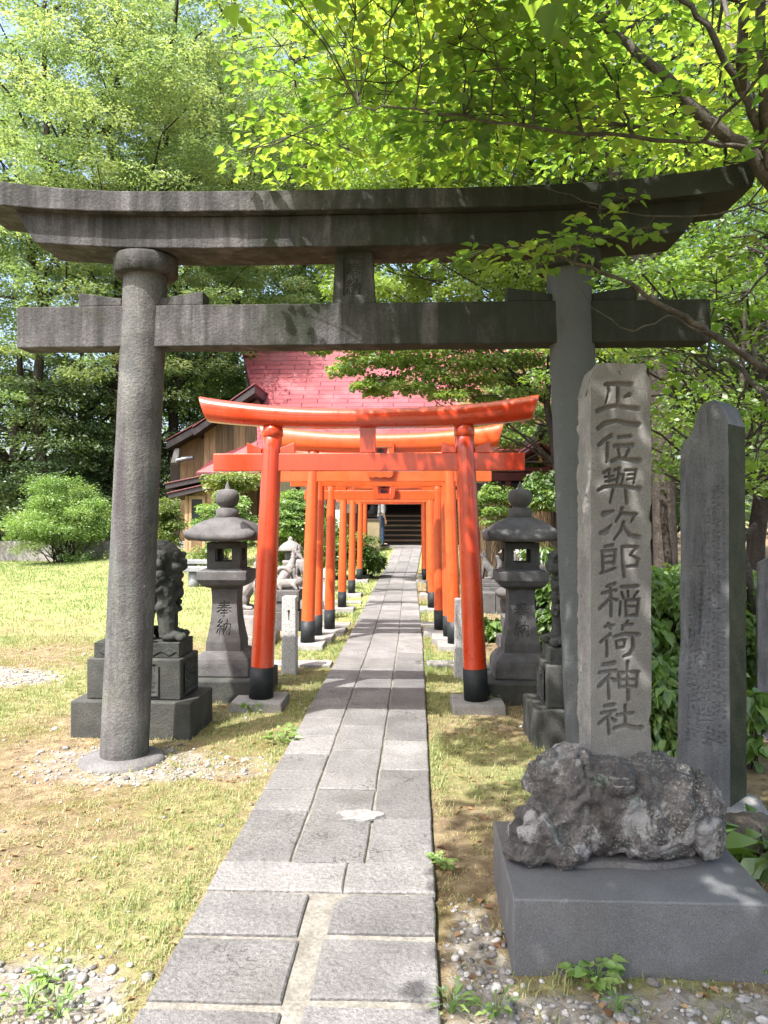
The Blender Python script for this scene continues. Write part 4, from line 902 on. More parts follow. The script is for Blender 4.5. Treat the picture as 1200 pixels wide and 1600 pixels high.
for s in (-1, 1):
    b = MB()
    for k in range(4): b.box(s * 6.3 - .22, s * 6.3 + .22, RR[0] - .62 - .05 * k, RR[0] - .23, 7.35 + .12 * k, 7.44 + .12 * k)
    b.build('ridge_ornament', M['lacquer_bright'], rf, bevel=.015)
    b = MB(); pl_ = [(RE[0] + 2.2, 3.6), (2 * RR[0] - RE[0] - 2.2, 3.6), (RR[0], 7.5)]
    b.add([(s * (5.2 + (.9 if i == 2 else 0)), y, z) for i, (y, z) in enumerate(pl_)] + [(s * (5.5 + (1.1 if i == 2 else 0)), y, z) for i, (y, z) in enumerate(pl_)], [(0, 1, 2), (5, 4, 3), (0, 3, 4, 1), (1, 4, 5, 2), (2, 5, 3, 0)]); b.build('gable_board', M['wood_dark'], hall)
def planks(mb, x0, x1, y0, y1, z0, z1, w=.18, top=None):
    n = max(1, int((x1 - x0) / w)); w = (x1 - x0) / n
    for i in range(n):
        a, c = x0 + i * w + .004, x0 + (i + 1) * w - .004; zt = (z1, z1) if top is None else (top(a), top(c)); dy = rng.uniform(0, .008)
        mb.hull8([(a, y0 - dy, z0), (c, y0 - dy, z0), (c, y1, z0), (a, y1, z0)], [(a, y0 - dy, zt[0]), (c, y0 - dy, zt[1]), (c, y1, zt[1]), (a, y1, zt[0])], float(rng.uniform(.1, .9)))
b = MB(); planks(b, -5.1, -1.75, -.06, .06, -.4, 1.2); planks(b, 1.95, 5.1, -.06, .06, -.4, 1.2); b.build('lower_wall', M['wood'], hall)
b = MB(); b.box(-5.1, -1.75, -.05, .05, 1.202, 2.45); b.box(1.95, 5.1, -.05, .05, 1.202, 2.45); b.build('plaster_wall', M['plaster'], hall)
b = MB()
for x in (-5.1, -4.0, -2.9, -1.8, 1.95, 3.0, 4.0, 5.1): b.box(x - .08, x + .08, -.09, .09, -.4, 3.1)
b.box(-5.2, 5.2, -.1, .1, 2.452, 3.6); b.build('timber_frame', M['wood_dark'], hall)
b = MB(); b.box(-2.9, -2.72, -2.9, -2.72, -.45, 3.0); b.box(2.3, 2.48, -2.9, -2.72, -.45, 3.0); b.box(-5, 5, -2.92, -2.7, 2.85, 3.05); b.build('porch_post', M['wood_dark'], hall)
b = MB(); b.box(-1.72, -1.66, 0, 3.6, .8, 3.2); b.box(1.86, 1.92, 0, 3.6, .8, 3.2); b.box(-1.72, 1.92, 3.6, 3.66, .8, 3.2); b.box(-1.72, 1.92, .1, 3.6, 3.2, 3.26); b.box(-1.66, 1.86, .9, 3.6, 1.13, 1.19); b.build('dark_interior', M['wood_dark'], hall)
for k in range(6):
    b = MB(); b.box(-1.65, 1.85, -1.15 + .29 * k, -1.15 + .29 * (k + 1) + .03, .17 * (k + 1) - .05 + .1, .17 * (k + 1) + .1, .72); b.box(-1.65, 1.85, -1.10 + .29 * k, -1.08 + .29 * k, .17 * k + .1, .17 * (k + 1) - .052 + .1, .02); b.build('step', M['steps'], hall, bevel=.006)  # treads tinted light and risers dark, to mimic lit tread edges
b = MB(); b.box(-3.2, 2.9, -1.75, -.9, -.3, .10); b.build('stone_plinth', M['plinth'], hall, bevel=.01)
# offering cabinet, notice board, person
q = P(583.5, 850, 25.0)
t = thing('display_cabinet', 'beige panelled cabinet with brown frame at the left of the dark entrance', 'cabinet', (q[0], q[1], .45))
b = MB(); b.box(-.2, .2, -.16, .16, .03, .93); b.build('panel', M['panel'], t)
b = MB(); b.box(-.235, .235, -.19, .19, .93, 1.0); b.box(-.235, .235, -.19, .19, -.06, .029)
for s in (-1, 1): b.box(s * .22 - .018, s * .22 + .018, -.185, .185, .029, .93)
b.build('frame', M['wood_dark'], t, bevel=.004)
b = MB(); b.box(.205, .245, -.2, -.191, -.06, 2.0); b.box(.205, .245, -.191, -.15, 1.001, 2.0); b.build('corner_post', M['wood_dark'], t)
q = P(531, 811, 24.0); t = thing('notice_board', 'white notice board standing left of the shrine entrance', 'board', (q[0], q[1], .3))
b = MB(); b.box(-.13, .13, -.02, .02, .75, 1.42); b.build('board', M['plaster'], t, bevel=.004)
b = MB(); b.box(-.025, .025, .021, .06, -.1, 1.4); b.build('post', M['wood_dark'], t)
PX = P(595.5, 848, 25.75)
def human():
    t = thing('person', 'person in white shirt and blue jeans, standing in profile at the dark shrine entrance', 'person', (PX[0], PX[1], .545), math.radians(12))
    # local: faces +x
    def legs(m, k=0.0):
        m.cap((-.01, .085, .92), (.0, .09, .5), .085 + k, .058 + k); m.cap((.0, .09, .5), (-.03, .09, .09), .057 + k, .042 + k)
        m.cap((-.01, -.085, .92), (.03, -.09, .5), .085 + k, .058 + k); m.cap((.03, -.09, .5), (.04, -.09, .09), .057 + k, .042 + k)
        m.ell((-.01, 0, .94), (.115 + k, .155 + k, .11 + k))
    def torso(m, k=0.0):
        m.cap((-.01, 0, 1.0), (.02, 0, 1.28), .115 + k, .125 + k); m.ell((-.0, 0, 1.1), (.115 + k, .15 + k, .16 + k)); m.ell((.02, 0, 1.3), (.12 + k, .175 + k, .13 + k)); m.ell((.02, 0, 1.4), (.075 + k, .17 + k, .05 + k))
    def arms(m, k=0.0, full=True):
        for s in (-1, 1):
            m.cap((.02, s * .19, 1.38), (.03, s * .235, 1.12), .052 + k, .042 + k)
            if full: m.cap((.03, s * .235, 1.12), (.10, s * .235, .88), .04, .028)
    def bodyf(m):
        legs(m); torso(m); arms(m)
        m.cap((.03, 0, 1.42), (.055, 0, 1.53), .055, .052)
        m.ell((.075, 0, 1.63), (.095, .076, .115)); m.ell((.11, 0, 1.575), (.055, .052, .055)); m.cap((.16, 0, 1.62), (.182, 0, 1.6), .016, .014)   # skull, jaw, nose
        m.ell((.16, 0, 1.575), (.016, .028, .009)); m.ell((.155, 0, 1.66), (.02, .05, .012))
        for s in (-1, 1): m.ell((.07, s * .078, 1.62), (.022, .012, .032)); m.ell((.155, s * .03, 1.64), (.012, .014, .01))
        for s in (-1, 1):
            m.ell((.112, s * .235, .835), (.032, .018, .045))
            for i, L in enumerate((.075, .085, .08, .062)):
                x = .088 + .017 * i; m.cap((x, s * .235, .80), (x + .012, s * .232, .80 - L * .55), .0085, .008); m.cap((x + .012, s * .232, .80 - L * .55), (x + .006, s * .222, .80 - L), .008, .007)
            m.cap((.135, s * .23, .845), (.158, s * .222, .80), .010, .008)
        for s, x in ((1, -.03), (-1, .04)): m.ell((x + .06, s * .09, .045), (.12, .042, .04))
    blob('body', bodyf, .0072, M['skin'], t, 2)
    blob('shirt', lambda m: (torso(m, .016), arms(m, .018, False)), .012, M['cloth_white'], t, 3, lambda p: .006 * fbm(p * 14, 3, 3))
    blob('jeans', lambda m: legs(m, .014), .012, M['denim'], t, 3, lambda p: .005 * fbm(p * np.array((14, 14, 30)), 3, 3))
    blob('hair', lambda m: (m.ell((.055, 0, 1.655), (.105, .09, .108)), m.ell((.02, 0, 1.6), (.07, .082, .09))), .011, M['hair'], t, 2)
    for s, x in ((1, -.03), (-1, .04)): blob('shoe', lambda m: (m.ell((x + .06, s * .09, .03), (.135, .052, .045)), m.ell((x, s * .09, .06), (.06, .05, .05))), .01, M['cloth_black'], t, 2)
    p = Vector((PX[0], PX[1], .545)); bt = thing('backpack', 'black backpack worn by the person at the shrine entrance', 'backpack', p, math.radians(12))
    blob('bag', lambda m: (m.ell((-.27, 0, 1.2), (.13, .16, .2)), m.ell((-.3, 0, 1.1), (.13, .15, .12)), m.ell((-.4, 0, 1.1), (.06, .11, .1))), .014, M['cloth_black'], bt, 3)
    b = MB()
    for s in (-1, 1): b.tube([(-.16, s * .1, 1.36), (-.06, s * .11, 1.475), (.06, s * .115, 1.465), (.16, s * .12, 1.34), (.14, s * .15, 1.15), (-.12, s * .165, 1.06)], .024, 8)
    b.build('strap', M['cloth_black'], bt)
human()

# ------------------------------------------------------------------ wooden storehouse on the left
def XZ(px, py, zc): p = P(px, py, zc); return p[0], p[2]
sh = thing('storehouse', 'weathered cedar-clad storehouse with dark roofs left of the shrine hall', 'building', (0, 0, 0))
yA = 27.0
(xa0, _), (xa1, _), (xb1, _) = XZ(277, 700, yA), XZ(321, 700, yA), XZ(404, 700, yA)
b = MB(); planks(b, xa0, xa1, yA, yA + .15, 0, 4, .2, top=lambda x: XZ(0, 686, yA)[1] + (x - xa0) * .42); b.build('wall', M['wood'], sh)
b = MB(); planks(b, xa1 + .01, xb1, yA - .5, yA + .15, 0, 4, .2, top=lambda x: XZ(0, 668, yA)[1] + (x - xa1) * .5); b.build('wall', M['wood'], sh)
def slabroof(name, pts, y0, y1, th, mat, parent):      # pts: (x, z) down-slope to up-slope line, pushed along y
    b = MB(); (x0, z0), (x1, z1) = pts
    b.hull8([(x0, y0, z0 - th), (x1, y0, z1 - th), (x1, y1, z1 - th), (x0, y1, z0 - th)], [(x0, y0, z0), (x1, y0, z1), (x1, y1, z1), (x0, y1, z0)]); return b.build(name, mat, parent, bevel=.01)
slabroof('roof', (XZ(258, 690, 26.5), XZ(330, 651, 26.5)), yA - .7, yA + 3, .25, M['dark_roof'], sh)
slabroof('roof', (XZ(304, 670, 26.3), XZ(400, 604, 26.3)), yA - 1.1, yA + 3.2, .25, M['dark_roof'], sh)
slabroof('roof_sheet', (XZ(256, 687, 26.5), XZ(331, 646.5, 26.5)), yA - .74, yA + 3.04, .05, M['roof_trim'] if 'roof_trim' in M else M.setdefault('roof_trim', paint('roof_trim_red', (.13, .024, .03), .4)), sh)
slabroof('roof_sheet', (XZ(302, 667, 26.3), XZ(401, 599.5, 26.3)), yA - 1.14, yA + 3.24, .05, M['roof_trim'], sh)
b = MB(); b.box(XZ(255, 0, yA)[0], xa0 - .02, yA + .4, yA + .5, 0, XZ(0, 712, yA)[1]); b.build('side_wall', M['wood_dark'], sh)
# canopy roof, red, over the passage to the hall
b = MB(); A = P(306, 738, 25.2); B_ = P(336, 714, 26.2); C_ = P(404, 688, 26.2); D_ = P(420, 738, 25.2)
b.add([tuple(A), tuple(D_), tuple(C_), tuple(B_)] + [tuple(v - np.array((0, 0, .12))) for v in (A, D_, C_, B_)], [(0, 1, 2, 3), (7, 6, 5, 4), (0, 4, 5, 1), (1, 5, 6, 2), (2, 6, 7, 3), (3, 7, 4, 0)]); b.build('canopy_roof', M['roof_trim'], sh)
b = MB(); a0, d0 = P(312, 744, 25.4), P(418, 744, 25.4); b.box(a0[0], d0[0], a0[1], a0[1] + .9, a0[2] - .35, a0[2] - .03); b.build('canopy_frame', M['wood_dark'], sh)
# lean-to with a door
yl = 24.6
for (pa, pb_) in (((258, 757), (334, 741)), ((262, 772), (334, 755))):
    slabroof('lean_to_roof', (XZ(*pa, yl), XZ(*pb_, yl)), yl - .3, yl + 1.8, .16, M['dark_roof'], sh)
    slabroof('roof_sheet', ((XZ(*pa, yl)[0] - .03, XZ(*pa, yl)[1] + .045), (XZ(*pb_, yl)[0] + .03, XZ(*pb_, yl)[1] + .045)), yl - .34, yl + 1.8, .04, M['roof_trim'], sh)
b = MB(); x0, x1 = XZ(284, 0, yl)[0], XZ(331, 0, yl)[0]; planks(b, x0, x1, yl + .05, yl + .15, 2.0, 2.4, .22, top=lambda x: XZ(0, 770, yl)[1] + (x - x0) * .3); planks(b, XZ(316, 0, yl)[0], x1, yl + .05, yl + .15, -.1, 2.0, .2); b.build('lean_to_wall', M['wood_pale'], sh)
d0, d1 = XZ(293, 0, yl)[0], XZ(315, 0, yl)[0]
b = MB()
for x in (XZ(287, 0, yl)[0], d0, d1): b.box(x - .05, x + .05, yl - .02, yl + .045, -.1, 2.2)
b.box(d0 + .05, d1 - .05, yl - .015, yl + .045, 2.08, 2.2); dr = b.build('door_frame', M['wood_pale'], sh, bevel=.004)
b = MB(); b.box(d0 + .051, d1 - .051, yl + .0, yl + .03, 1.25, 2.08); b.build('pane', M['glass'], dr)
b = MB(); b.box(d0 + .051, d1 - .051, yl + .0, yl + .03, -.1, 1.248); b.build('door_panel', M['wood'], dr)
b = MB(); e0, e1 = P(276, 719, 26.4), P(302, 715, 26.4); b.tube([e0 + np.array((0, -.05, -.12)), e0, e1], .075, 12); b.build('flue_pipe', M['metal'], sh)
b = MB(); e0 = P(276, 713, 26.9); b.hull8([tuple(e0 + np.array(v)) for v in ((-.16, -.2, -.25), (.12, -.2, -.25), (.12, .1, -.25), (-.16, .1, -.25))], [tuple(e0 + np.array(v)) for v in ((-.05, -.1, .28), (.12, -.1, .28), (.12, .1, .28), (-.05, .1, .28))]); b.build('vent_hood', M['plinth'], sh, bevel=.03)
t = thing('metal_stand', 'leaning pale metal stand in front of the dark lean-to', 'stand', tuple(P(272, 845, 22.5)))
for a, c in (((-.2, 0, 0), (-.05, .1, .75)), ((.2, 0, .0), (-.05, .1, .75))): b = MB(); b.tube([a, c], .022, 8); b.build('leg', M['metal'], t)
# low concrete wall behind the lawn
t = thing('low_wall', 'low grey concrete wall along the back of the lawn', 'wall', (0, 0, 0)); p0, p1 = P(-250, 880, 26), P(302, 880, 26)
b = MB(); n = 9
for i in range(n): b.box(p0[0] + (p1[0] - p0[0]) * i / n + .005, p0[0] + (p1[0] - p0[0]) * (i + 1) / n - .005, p1[1] - .1, p1[1] + .1, -.1, .68 + .01 * (i % 2))
b.build('coping', M['plinth'], t, bevel=.015)

# ------------------------------------------------------------------ small side shrine on the right
zs_ = 20.5; c0 = P(842, 760, zs_)
ss = thing('side_shrine', 'small dark side shrine with a carved gable and red tiled roof, right of the gates', 'shrine building', (c0[0], c0[1], 0))
zr = P(0, 688, zs_)[2]; ze = P(0, 732, zs_)[2]; hwid = .86
for s in (-1, 1):
    b = MB(); n = 14; rows = []
    for i in range(n):
        v = i / (n - 1); x = s * (1.15 * v); z = zr - (zr - ze) * (1.18 * v - .18 * v * v) + .1 * v ** 3
        rows.append([(x, -.55 + 3.0 * k / 6, z) for k in range(7)])
    b.grid(rows, sm=True); b.grid([[(x, y, z - .09) for x, y, z in r] for r in rows][::-1]); b.grid([[r[0] for r in rows], [(r[0][0], r[0][1], r[0][2] - .09) for r in rows]]); b.grid([rows[-1], [(x, y, z - .09) for x, y, z in rows[-1]]])
    rr = b.build('roof', M['roof_trim'], ss)
    q = MB()
    for k in range(8): q.tube([(x_[0][0], -.5 + .38 * k, x_[0][2] + .02) for x_ in rows], .04, 6)
    q.build('tile_ribs', M['roof_trim'], rr)
    q = MB(); q.tube([(r[0][0], -.57, r[0][2] - .1) for r in rows], .085, 6); q.build('bargeboard', M['lacquer'], rr)
b = MB(); b.box(-.1, .1, -.6, 2.4, zr + .0, zr + .2); b.build('ridge', M['dark_roof'], ss, bevel=.03)
b = blob('ridge_tile', lambda m: (m.ell((0, -.62, zr + .22), (.17, .07, .2)), m.ell((-.14, -.62, zr + .1), (.1, .06, .1)), m.ell((.14, -.62, zr + .1), (.1, .06, .1)), m.cap((0, -.62, zr + .35), (0, -.62, zr + .5), .05, .02)), .03, M['dark_roof'], ss, 2)
b = MB(); b.prism([(-.82, ze + .12), (.82, ze + .12), (0, zr - .1)], -.3, -.22); gp = b.build('gable_panel', M['wood_dark'], ss)
q = MB()
for (xa, za), (xb, zb) in (((-.5, ze + .16), (0, zr - .34)), ((0, zr - .34), (.5, ze + .16)), ((-.5, ze + .16), (.5, ze + .16))): q.tube([(xa, -.315, za), (xb, -.315, zb)], .022, 6)
q.build('gable_trim', M['plinth'], gp)
q = MB(); q.ell((0, -.33, ze + .34), (.09, .03, .09)); q.ell((0, -.33, ze + .2), (.05, .025, .08)); q.build('gable_carving', M['gold'] if 'gold' in M else M.setdefault('gold', paint('faded_gilding', (.45, .24, .08), .45)), gp)
b = MB(); b.box(-1.55, 1.0, -.35, -.2, ze - .34, ze - .12); b.box(-1.55, 1.0, -.35, 1.9, ze - .10, ze + .02); b.build('beam', M['lacquer'], ss, bevel=.01)
b = MB(); b.box(-.9, .9, .9, 1.8, 0, ze - .12); b.build('body', M['wood_dark'], ss)
for x in (-.85, .85): b = MB(); b.box(x - .07, x + .07, -.32, -.18, -.05, ze - .35); b.build('post', M['lacquer'], ss)
b = MB(); b.box(-1.9, 1.2, -.1, 1.2, ze - .58, ze - .4); b.build('lower_roof', M['dark_roof'], ss)
for (xa, xb, ya, yb, zc, lb) in ((742, 776, 786, 846, 18.2, 'pale upright-board fence panel right of the gate posts'), (826, 858, 789, 846, 18.4, 'pale board fence panel right of the right lantern finial')):
    p0, p1 = P(xa, yb, zc), P(xb, ya, zc); t = thing('board_fence', lb, 'fence', ((p0[0] + p1[0]) / 2, p0[1], 0)); w = (p1[0] - p0[0]) / 2
    b = MB(); planks(b, -w, w, 0, .03, -.05, float(p1[2]), .11); b.build('boards', M['wood_pale'], t); b = MB(); b.box(-w - .04, -w - .005, -.02, .08, -.05, float(p1[2]) + .05); b.box(w + .005, w + .04, -.02, .08, -.05, float(p1[2]) + .05); b.build('posts', M['wood'], t)

# ------------------------------------------------------------------ foliage tools
def unit(a): return a / (np.linalg.norm(a, axis=-1, keepdims=True) + 1e-9)
def leaf_geo(Cn, D, N, L, wr=.5, shape='diamond', fold=.12):
    D = unit(D); N = unit(N - D * (N * D).sum(1, keepdims=True)); S = np.cross(D, N); L = L[:, None]; n = len(Cn)
    if shape == 'diamond':
        T = [(0, 0, 0), (.42, .5 * wr, fold), (1, 0, -.06), (.42, -.5 * wr, fold)]; q = [(0, 1, 2, 3)]
    elif shape == 'heart':
        T = [(0, 0, 0), (-.03, .22 * wr, fold * .4), (.18, .5 * wr, fold), (.5, .46 * wr, fold * .9), (.82, .18 * wr, fold * .2), (1.08, 0, -.10), (.82, -.18 * wr, fold * .2), (.5, -.46 * wr, fold * .9), (.18, -.5 * wr, fold), (-.03, -.22 * wr, fold * .4)]
        q = [(0, 1, 2, 3, 4, 5), (0, 5, 6, 7, 8, 9)]
    elif shape == 'long':
        T = [(0, .06 * wr, 0), (.5, .5 * wr, .22), (1, .02, .02), (1, -.02, .02), (.5, -.5 * wr, .22), (0, -.06 * wr, 0)]; q = [(0, 1, 4, 5), (1, 2, 3, 4)]
    V = np.stack([Cn + D * a * L + S * b * L + N * c * L for a, b, c in T], 1).reshape(-1, 3)
    base = np.arange(n)[:, None] * len(T)
    Fq = np.stack([base + np.array(f) for f in q], 1).reshape(-1, len(q[0]))
    return V, Fq, len(q)
def pad_leaves(pads, per, L, wr=.5, shape='diamond', droop=.25, njit=.45, flatz=.35, tb=(0, 1), r_=None):
    """pads: rows (x, y, z, r); leaves strewn in flattened discs, tips outward"""
    r_ = r_ or rng; k = len(pads); pc = np.repeat(pads[:, :3], per, 0); R = np.repeat(pads[:, 3], per); n = len(pc)
    a = r_.uniform(0, 2 * math.pi, n); rr = np.sqrt(r_.uniform(0, 1, n))
    off = np.stack([np.cos(a) * rr * R, np.sin(a) * rr * R, r_.normal(0, .45, n) * R * flatz - .18 * R * rr ** 2], 1)
    Cn = pc + off; D = np.stack([np.cos(a), np.sin(a), np.full(n, -droop)], 1) + r_.normal(0, .55, (n, 3)) * np.array((1, 1, .5))
    N = np.array((0, 0, 1.0)) + r_.normal(0, njit, (n, 3)); Ls = L * r_.uniform(.65, 1.25, n)
    V, Fq, m = leaf_geo(Cn, D, N, Ls, wr, shape)
    tp = np.repeat(r_.uniform(.0, 1.0, k), per); t = np.clip(tp * .68 + r_.uniform(0, .32, n), 0, 1); t = tb[0] + (tb[1] - tb[0]) * t
    return V, Fq, np.repeat(t, m)
def shell_pads(c, rad, n, pr, seed, inner=.35, gap=.15):
    r = np.random.default_rng(seed); out = []
    while len(out) < n:
        v = r.normal(size=3); v /= np.linalg.norm(v); q = r.uniform(inner, 1) ** .6; p = np.array(c) + v * q * np.array(rad)
        if vnoise(p[None] * (1.6 / max(rad)) * 1.6, seed)[0] < -gap: continue
        out.append((*p, pr * r.uniform(.7, 1.3)))
    return np.array(out)
def wiggle(a, b, n=6, amp=.06, sag=.0, r=random):
    a, b = np.asarray(a, float), np.asarray(b, float); L = np.linalg.norm(b - a); pts = []
    for i in range(n):
        t = i / (n - 1); p = a + (b - a) * t + np.array((r.uniform(-1, 1), r.uniform(-1, 1), r.uniform(-1, 1))) * amp * L * math.sin(math.pi * t); p[2] += sag * L * math.sin(math.pi * t); pts.append(p)
    return pts
def tree(name, label, base, top, tr, c, rad, npads, pr, per, L, mat, seed, bark='bark', cat='tree', group=None, wr=.5, shape='diamond', lean_pts=None, limbs=40, tb=(0, 1), inner=.35, extra=None, gap=.15, droop=.25, njit=.8, flatz=.26):
    r = random.Random(seed); base = np.asarray(base, float); top = np.asarray(top, float)
    t = thing(name, label, cat, tuple(base), 0, group); pads = shell_pads(c, rad, npads, pr, seed, inner, gap)
    if extra is not None: pads = np.concatenate([pads, np.asarray(extra, float)])
    tp = [np.asarray(p, float) for p in lean_pts] if lean_pts else wiggle(base, top, 9, .018, r=r)
    b = MB(); b.tube([p - base for p in [tp[0] - np.array((0, 0, .15))] + tp], [tr * 1.35] + [tr * (1 - .8 * (i / (len(tp) - 1)) ** 1.3) for i in range(len(tp))], 14)
    for p in pads[r.sample(range(len(pads)), min(limbs, len(pads)))]:
        k = min(range(len(tp)), key=lambda i: abs(tp[i][2] - (p[2] - .55 * math.hypot(p[0] - tp[i][0], p[1] - tp[i][1]))) + (0 if i > 1 else .6)); s = tp[k]
        d = np.linalg.norm(p[:3] - s); b.tube([q - base for q in wiggle(s, p[:3], 6, .07, .05, r)], [max(.012, tr * .33 * (1 - .9 * i / 5) * min(1, d / 4 + .3)) for i in range(6)], 5, cap=False)
    b.build('trunk', M[bark], t)
    V, Fq, tt = pad_leaves(pads - np.array((*base, 0)), per, L, wr, shape, droop, njit, flatz, tb=tb, r_=np.random.default_rng(seed))
    link('crown', np_mesh('crown', V, Fq, tt), M[mat], t); return t
def shrub(name, label, base, c, rad, npads, pr, per, L, mat, seed, wr=.5, shape='diamond', cat='shrub', group=None, tb=(0, 1), stems=14, inner=.3, gap=.3, droop=.25, flatz=.5, njit=.7):
    r = random.Random(seed); base = np.asarray(base, float); t = thing(name, label, cat, tuple(base), 0, group); pads = shell_pads(c, rad, npads, pr, seed, inner, gap)
    pads[:, 2] = np.maximum(pads[:, 2], base[2] + .05); b = MB()
    for p in pads[r.sample(range(len(pads)), min(stems, len(pads)))]: b.tube([q - base for q in wiggle(base + np.array((r.uniform(-.2, .2) * rad[0], r.uniform(-.2, .2) * rad[1], -.05)), p[:3], 5, .06, .05, r)], [max(.004, .018 * rad[2] * (1 - .8 * i / 4)) for i in range(5)], 5, cap=False)
    b.build('stems', M['bark'], t); V, Fq, tt = pad_leaves(pads - np.array((*base, 0)), per, L, wr, shape, droop, njit, flatz, tb, np.random.default_rng(seed)); link('leaves', np_mesh('leaves', V, Fq, tt), M[mat], t); return t
def G0(px, py): zc = 1800.0 / (py - HOR); p = P(px, py, zc); p[2] = 0; return p
def at(px, zc): p = P(px, HOR, zc); p[2] = 0; return p
def zat(py, zc): return EYE + (HOR - py) / F * zc

# ------------------------------------------------------------------ the near broad-leaved tree (trunk just right of the frame)
nt_ = thing('broadleaf_tree', 'near broad-leaved tree reaching over the right half of the big stone torii', 'tree', (2.95, 4.35, 0))
MAIN = [
 [(1262, 480, 4.35), (1240, 330, 4.3), (1178, 243, 4.25), (1100, 185, 4.2), (1050, 135, 4.2), (980, 70, 4.3), (920, 22, 4.4), (870, -20, 4.5), (700, -200, 5.0)],
 [(1262, 480, 4.35), (1225, 300, 4.4), (1190, 215, 4.3), (1160, 140, 4.2), (1100, 40, 4.1), (1055, -10, 4.1), (900, -200, 3.8)],
 [(1240, 330, 4.3), (1190, 232, 4.2), (1100, 222, 4.0), (950, 212, 3.8), (800, 198, 3.7), (650, 172, 3.7), (560, 165, 3.8)],
 [(1240, 330, 4.3), (1195, 238, 4.3), (1080, 218, 4.5), (900, 178, 4.8), (760, 158, 5.1), (620, 160, 5.4), (470, 120, 5.6)],
 [(1178, 243, 4.25), (1080, 150, 4.6), (960, 138, 4.9), (850, 136, 5.2), (740, 150, 5.4)],
 [(1275, 640, 4.3), (1200, 580, 4.05), (1105, 518, 3.95), (1060, 490, 3.9), (960, 432, 3.85), (880, 402, 3.8), (815, 385, 3.8)],
 [(1262, 480, 4.35), (1210, 312, 4.1), (1120, 335, 4.0), (1050, 341, 3.95), (960, 328, 3.95), (870, 300, 3.95), (800, 288, 4.0)],
 [(1105, 518, 3.95), (1040, 495, 3.9), (985, 522, 3.9), (930, 478, 3.9), (895, 430, 3.9)],
 [(1280, 700, 4.6), (1200, 628, 4.7), (1160, 578, 4.9), (1120, 560, 5.1), (1062, 550, 5.3), (1010, 534, 5.5)],
 [(1190, 215, 4.3), (1140, 60, 5.0), (1120, -60, 5.5), (1050, -200, 6)],
 [(1190, 215, 4.3), (1185, -150, 3.8), (1000, -500, 2.8), (700, -900, 2.0)], [(1160, 140, 4.2), (1165, -200, 3.7), (950, -900, 2.3), (700, -1700, 1.5)],
]
RAD = [.05, .036, .016, .016, .013, .022, .007, .006, .022, .024, .03, .03]
b = MB(); nodes = []
o0 = np.array((2.95, 4.35, 0))
hub = P(1262, 480, 4.35)
b.tube([p - o0 for p in (np.array((2.98, 4.38, -.2)), np.array((2.96, 4.36, .6)), np.array((2.9, 4.36, 1.6)), hub + np.array((.12, 0, 0)), hub, P(1240, 330, 4.3))], [.16, .135, .12, .10, .09, .075], 14)
for path, r0 in zip(MAIN, RAD):
    q = [P(*p) for p in path]; fine = []
    for a, c in zip(q[:-1], q[1:]):
        for k in range(4): fine.append(a + (c - a) * k / 4 + rng.normal(0, .008, 3))
    fine.append(q[-1]); m = len(fine)
    b.tube([p - o0 for p in fine], [r0 * (1 - .82 * i / (m - 1)) for i in range(m)], 9)
    nodes += [(p, r0 * (1 - .82 * i / (m - 1))) for i, p in enumerate(fine) if i > 2]
NP_ = np.array([p for p, _ in nodes])
pads = []
rp = np.random.default_rng(12)
for (px, py, zc, r) in ((860, 395, 3.78, .26), (805, 392, 3.8, .2), (905, 372, 3.85, .22), (760, 395, 3.85, .16), (935, 330, 3.95, .12), (980, 305, 4.0, .09), (1010, 360, 4.0, .09), (700, 405, 4.0, .12),
                        (650, 100, 3.9, .32), (760, 60, 3.9, .34), (700, 190, 4.0, .28), (560, 150, 4.4, .34), (480, 215, 5.0, .34), (450, 130, 5.2, .4), (430, 60, 5.4, .42), (560, 60, 4.8, .42), (520, 250, 5.2, .28), (470, 285, 5.4, .24), (420, 190, 5.6, .26), (390, 260, 5.8, .2),
                        (860, 80, 4.0, .35), (960, 120, 4.4, .32), (820, 180, 4.2, .3), (1000, 30, 4.4, .36), (1100, 100, 4.8, .38), (1170, 60, 4.6, .36), (1060, 180, 4.8, .3), (900, 230, 4.8, .22), (760, 240, 5.2, .3), (640, 250, 5.4, .26),
                        (1150, 480, 4.6, .26), (1180, 380, 4.6, .28), (1120, 420, 5.0, .25), (1060, 590, 5.2, .26), (1150, 640, 5.0, .25), (1190, 520, 4.2, .2), (1020, 560, 5.4, .2), (1180, 720, 5.2, .25)):
    p = P(px, py, zc); pads.append((*p, r))
while len(pads) < 126:
    Y = rp.uniform(3.6, 7.2); z = 1.5 + .44 * Y + rp.uniform(0, .26 * Y); X = rp.uniform(-.19 * Y, 3.6)
    zc = Y * ct - X * st; px, py = 600 + F * (X * ct + Y * st) / zc, HOR - F * (z - EYE) / zc; r = rp.uniform(.28, .48)
    if X < -1.25 or (Y > 5.5 and X < -.6) or (px < 1130 and py + F * r * .45 / zc > 272): continue
    pads.append((X, Y, z, r))
nvis = len(pads)
while len(pads) < nvis + 115:      # the low outer boughs above and behind the photographer, which shade the stones
    X, Y = rp.uniform(-.72, 2.0), rp.uniform(-.9, 4.1); z = max(3.0, 1.70 + .72 * Y) + rp.uniform(.02, .5)
    if vnoise(np.array([[X * 1.1, Y * 1.1, 3.3]]), 8)[0] > .62: continue
    pads.append((X - (.2 if Y > 3 else 0), Y, z, rp.uniform(.34, .5)))
pads = np.array(pads)
rr_ = random.Random(4)
tips = []
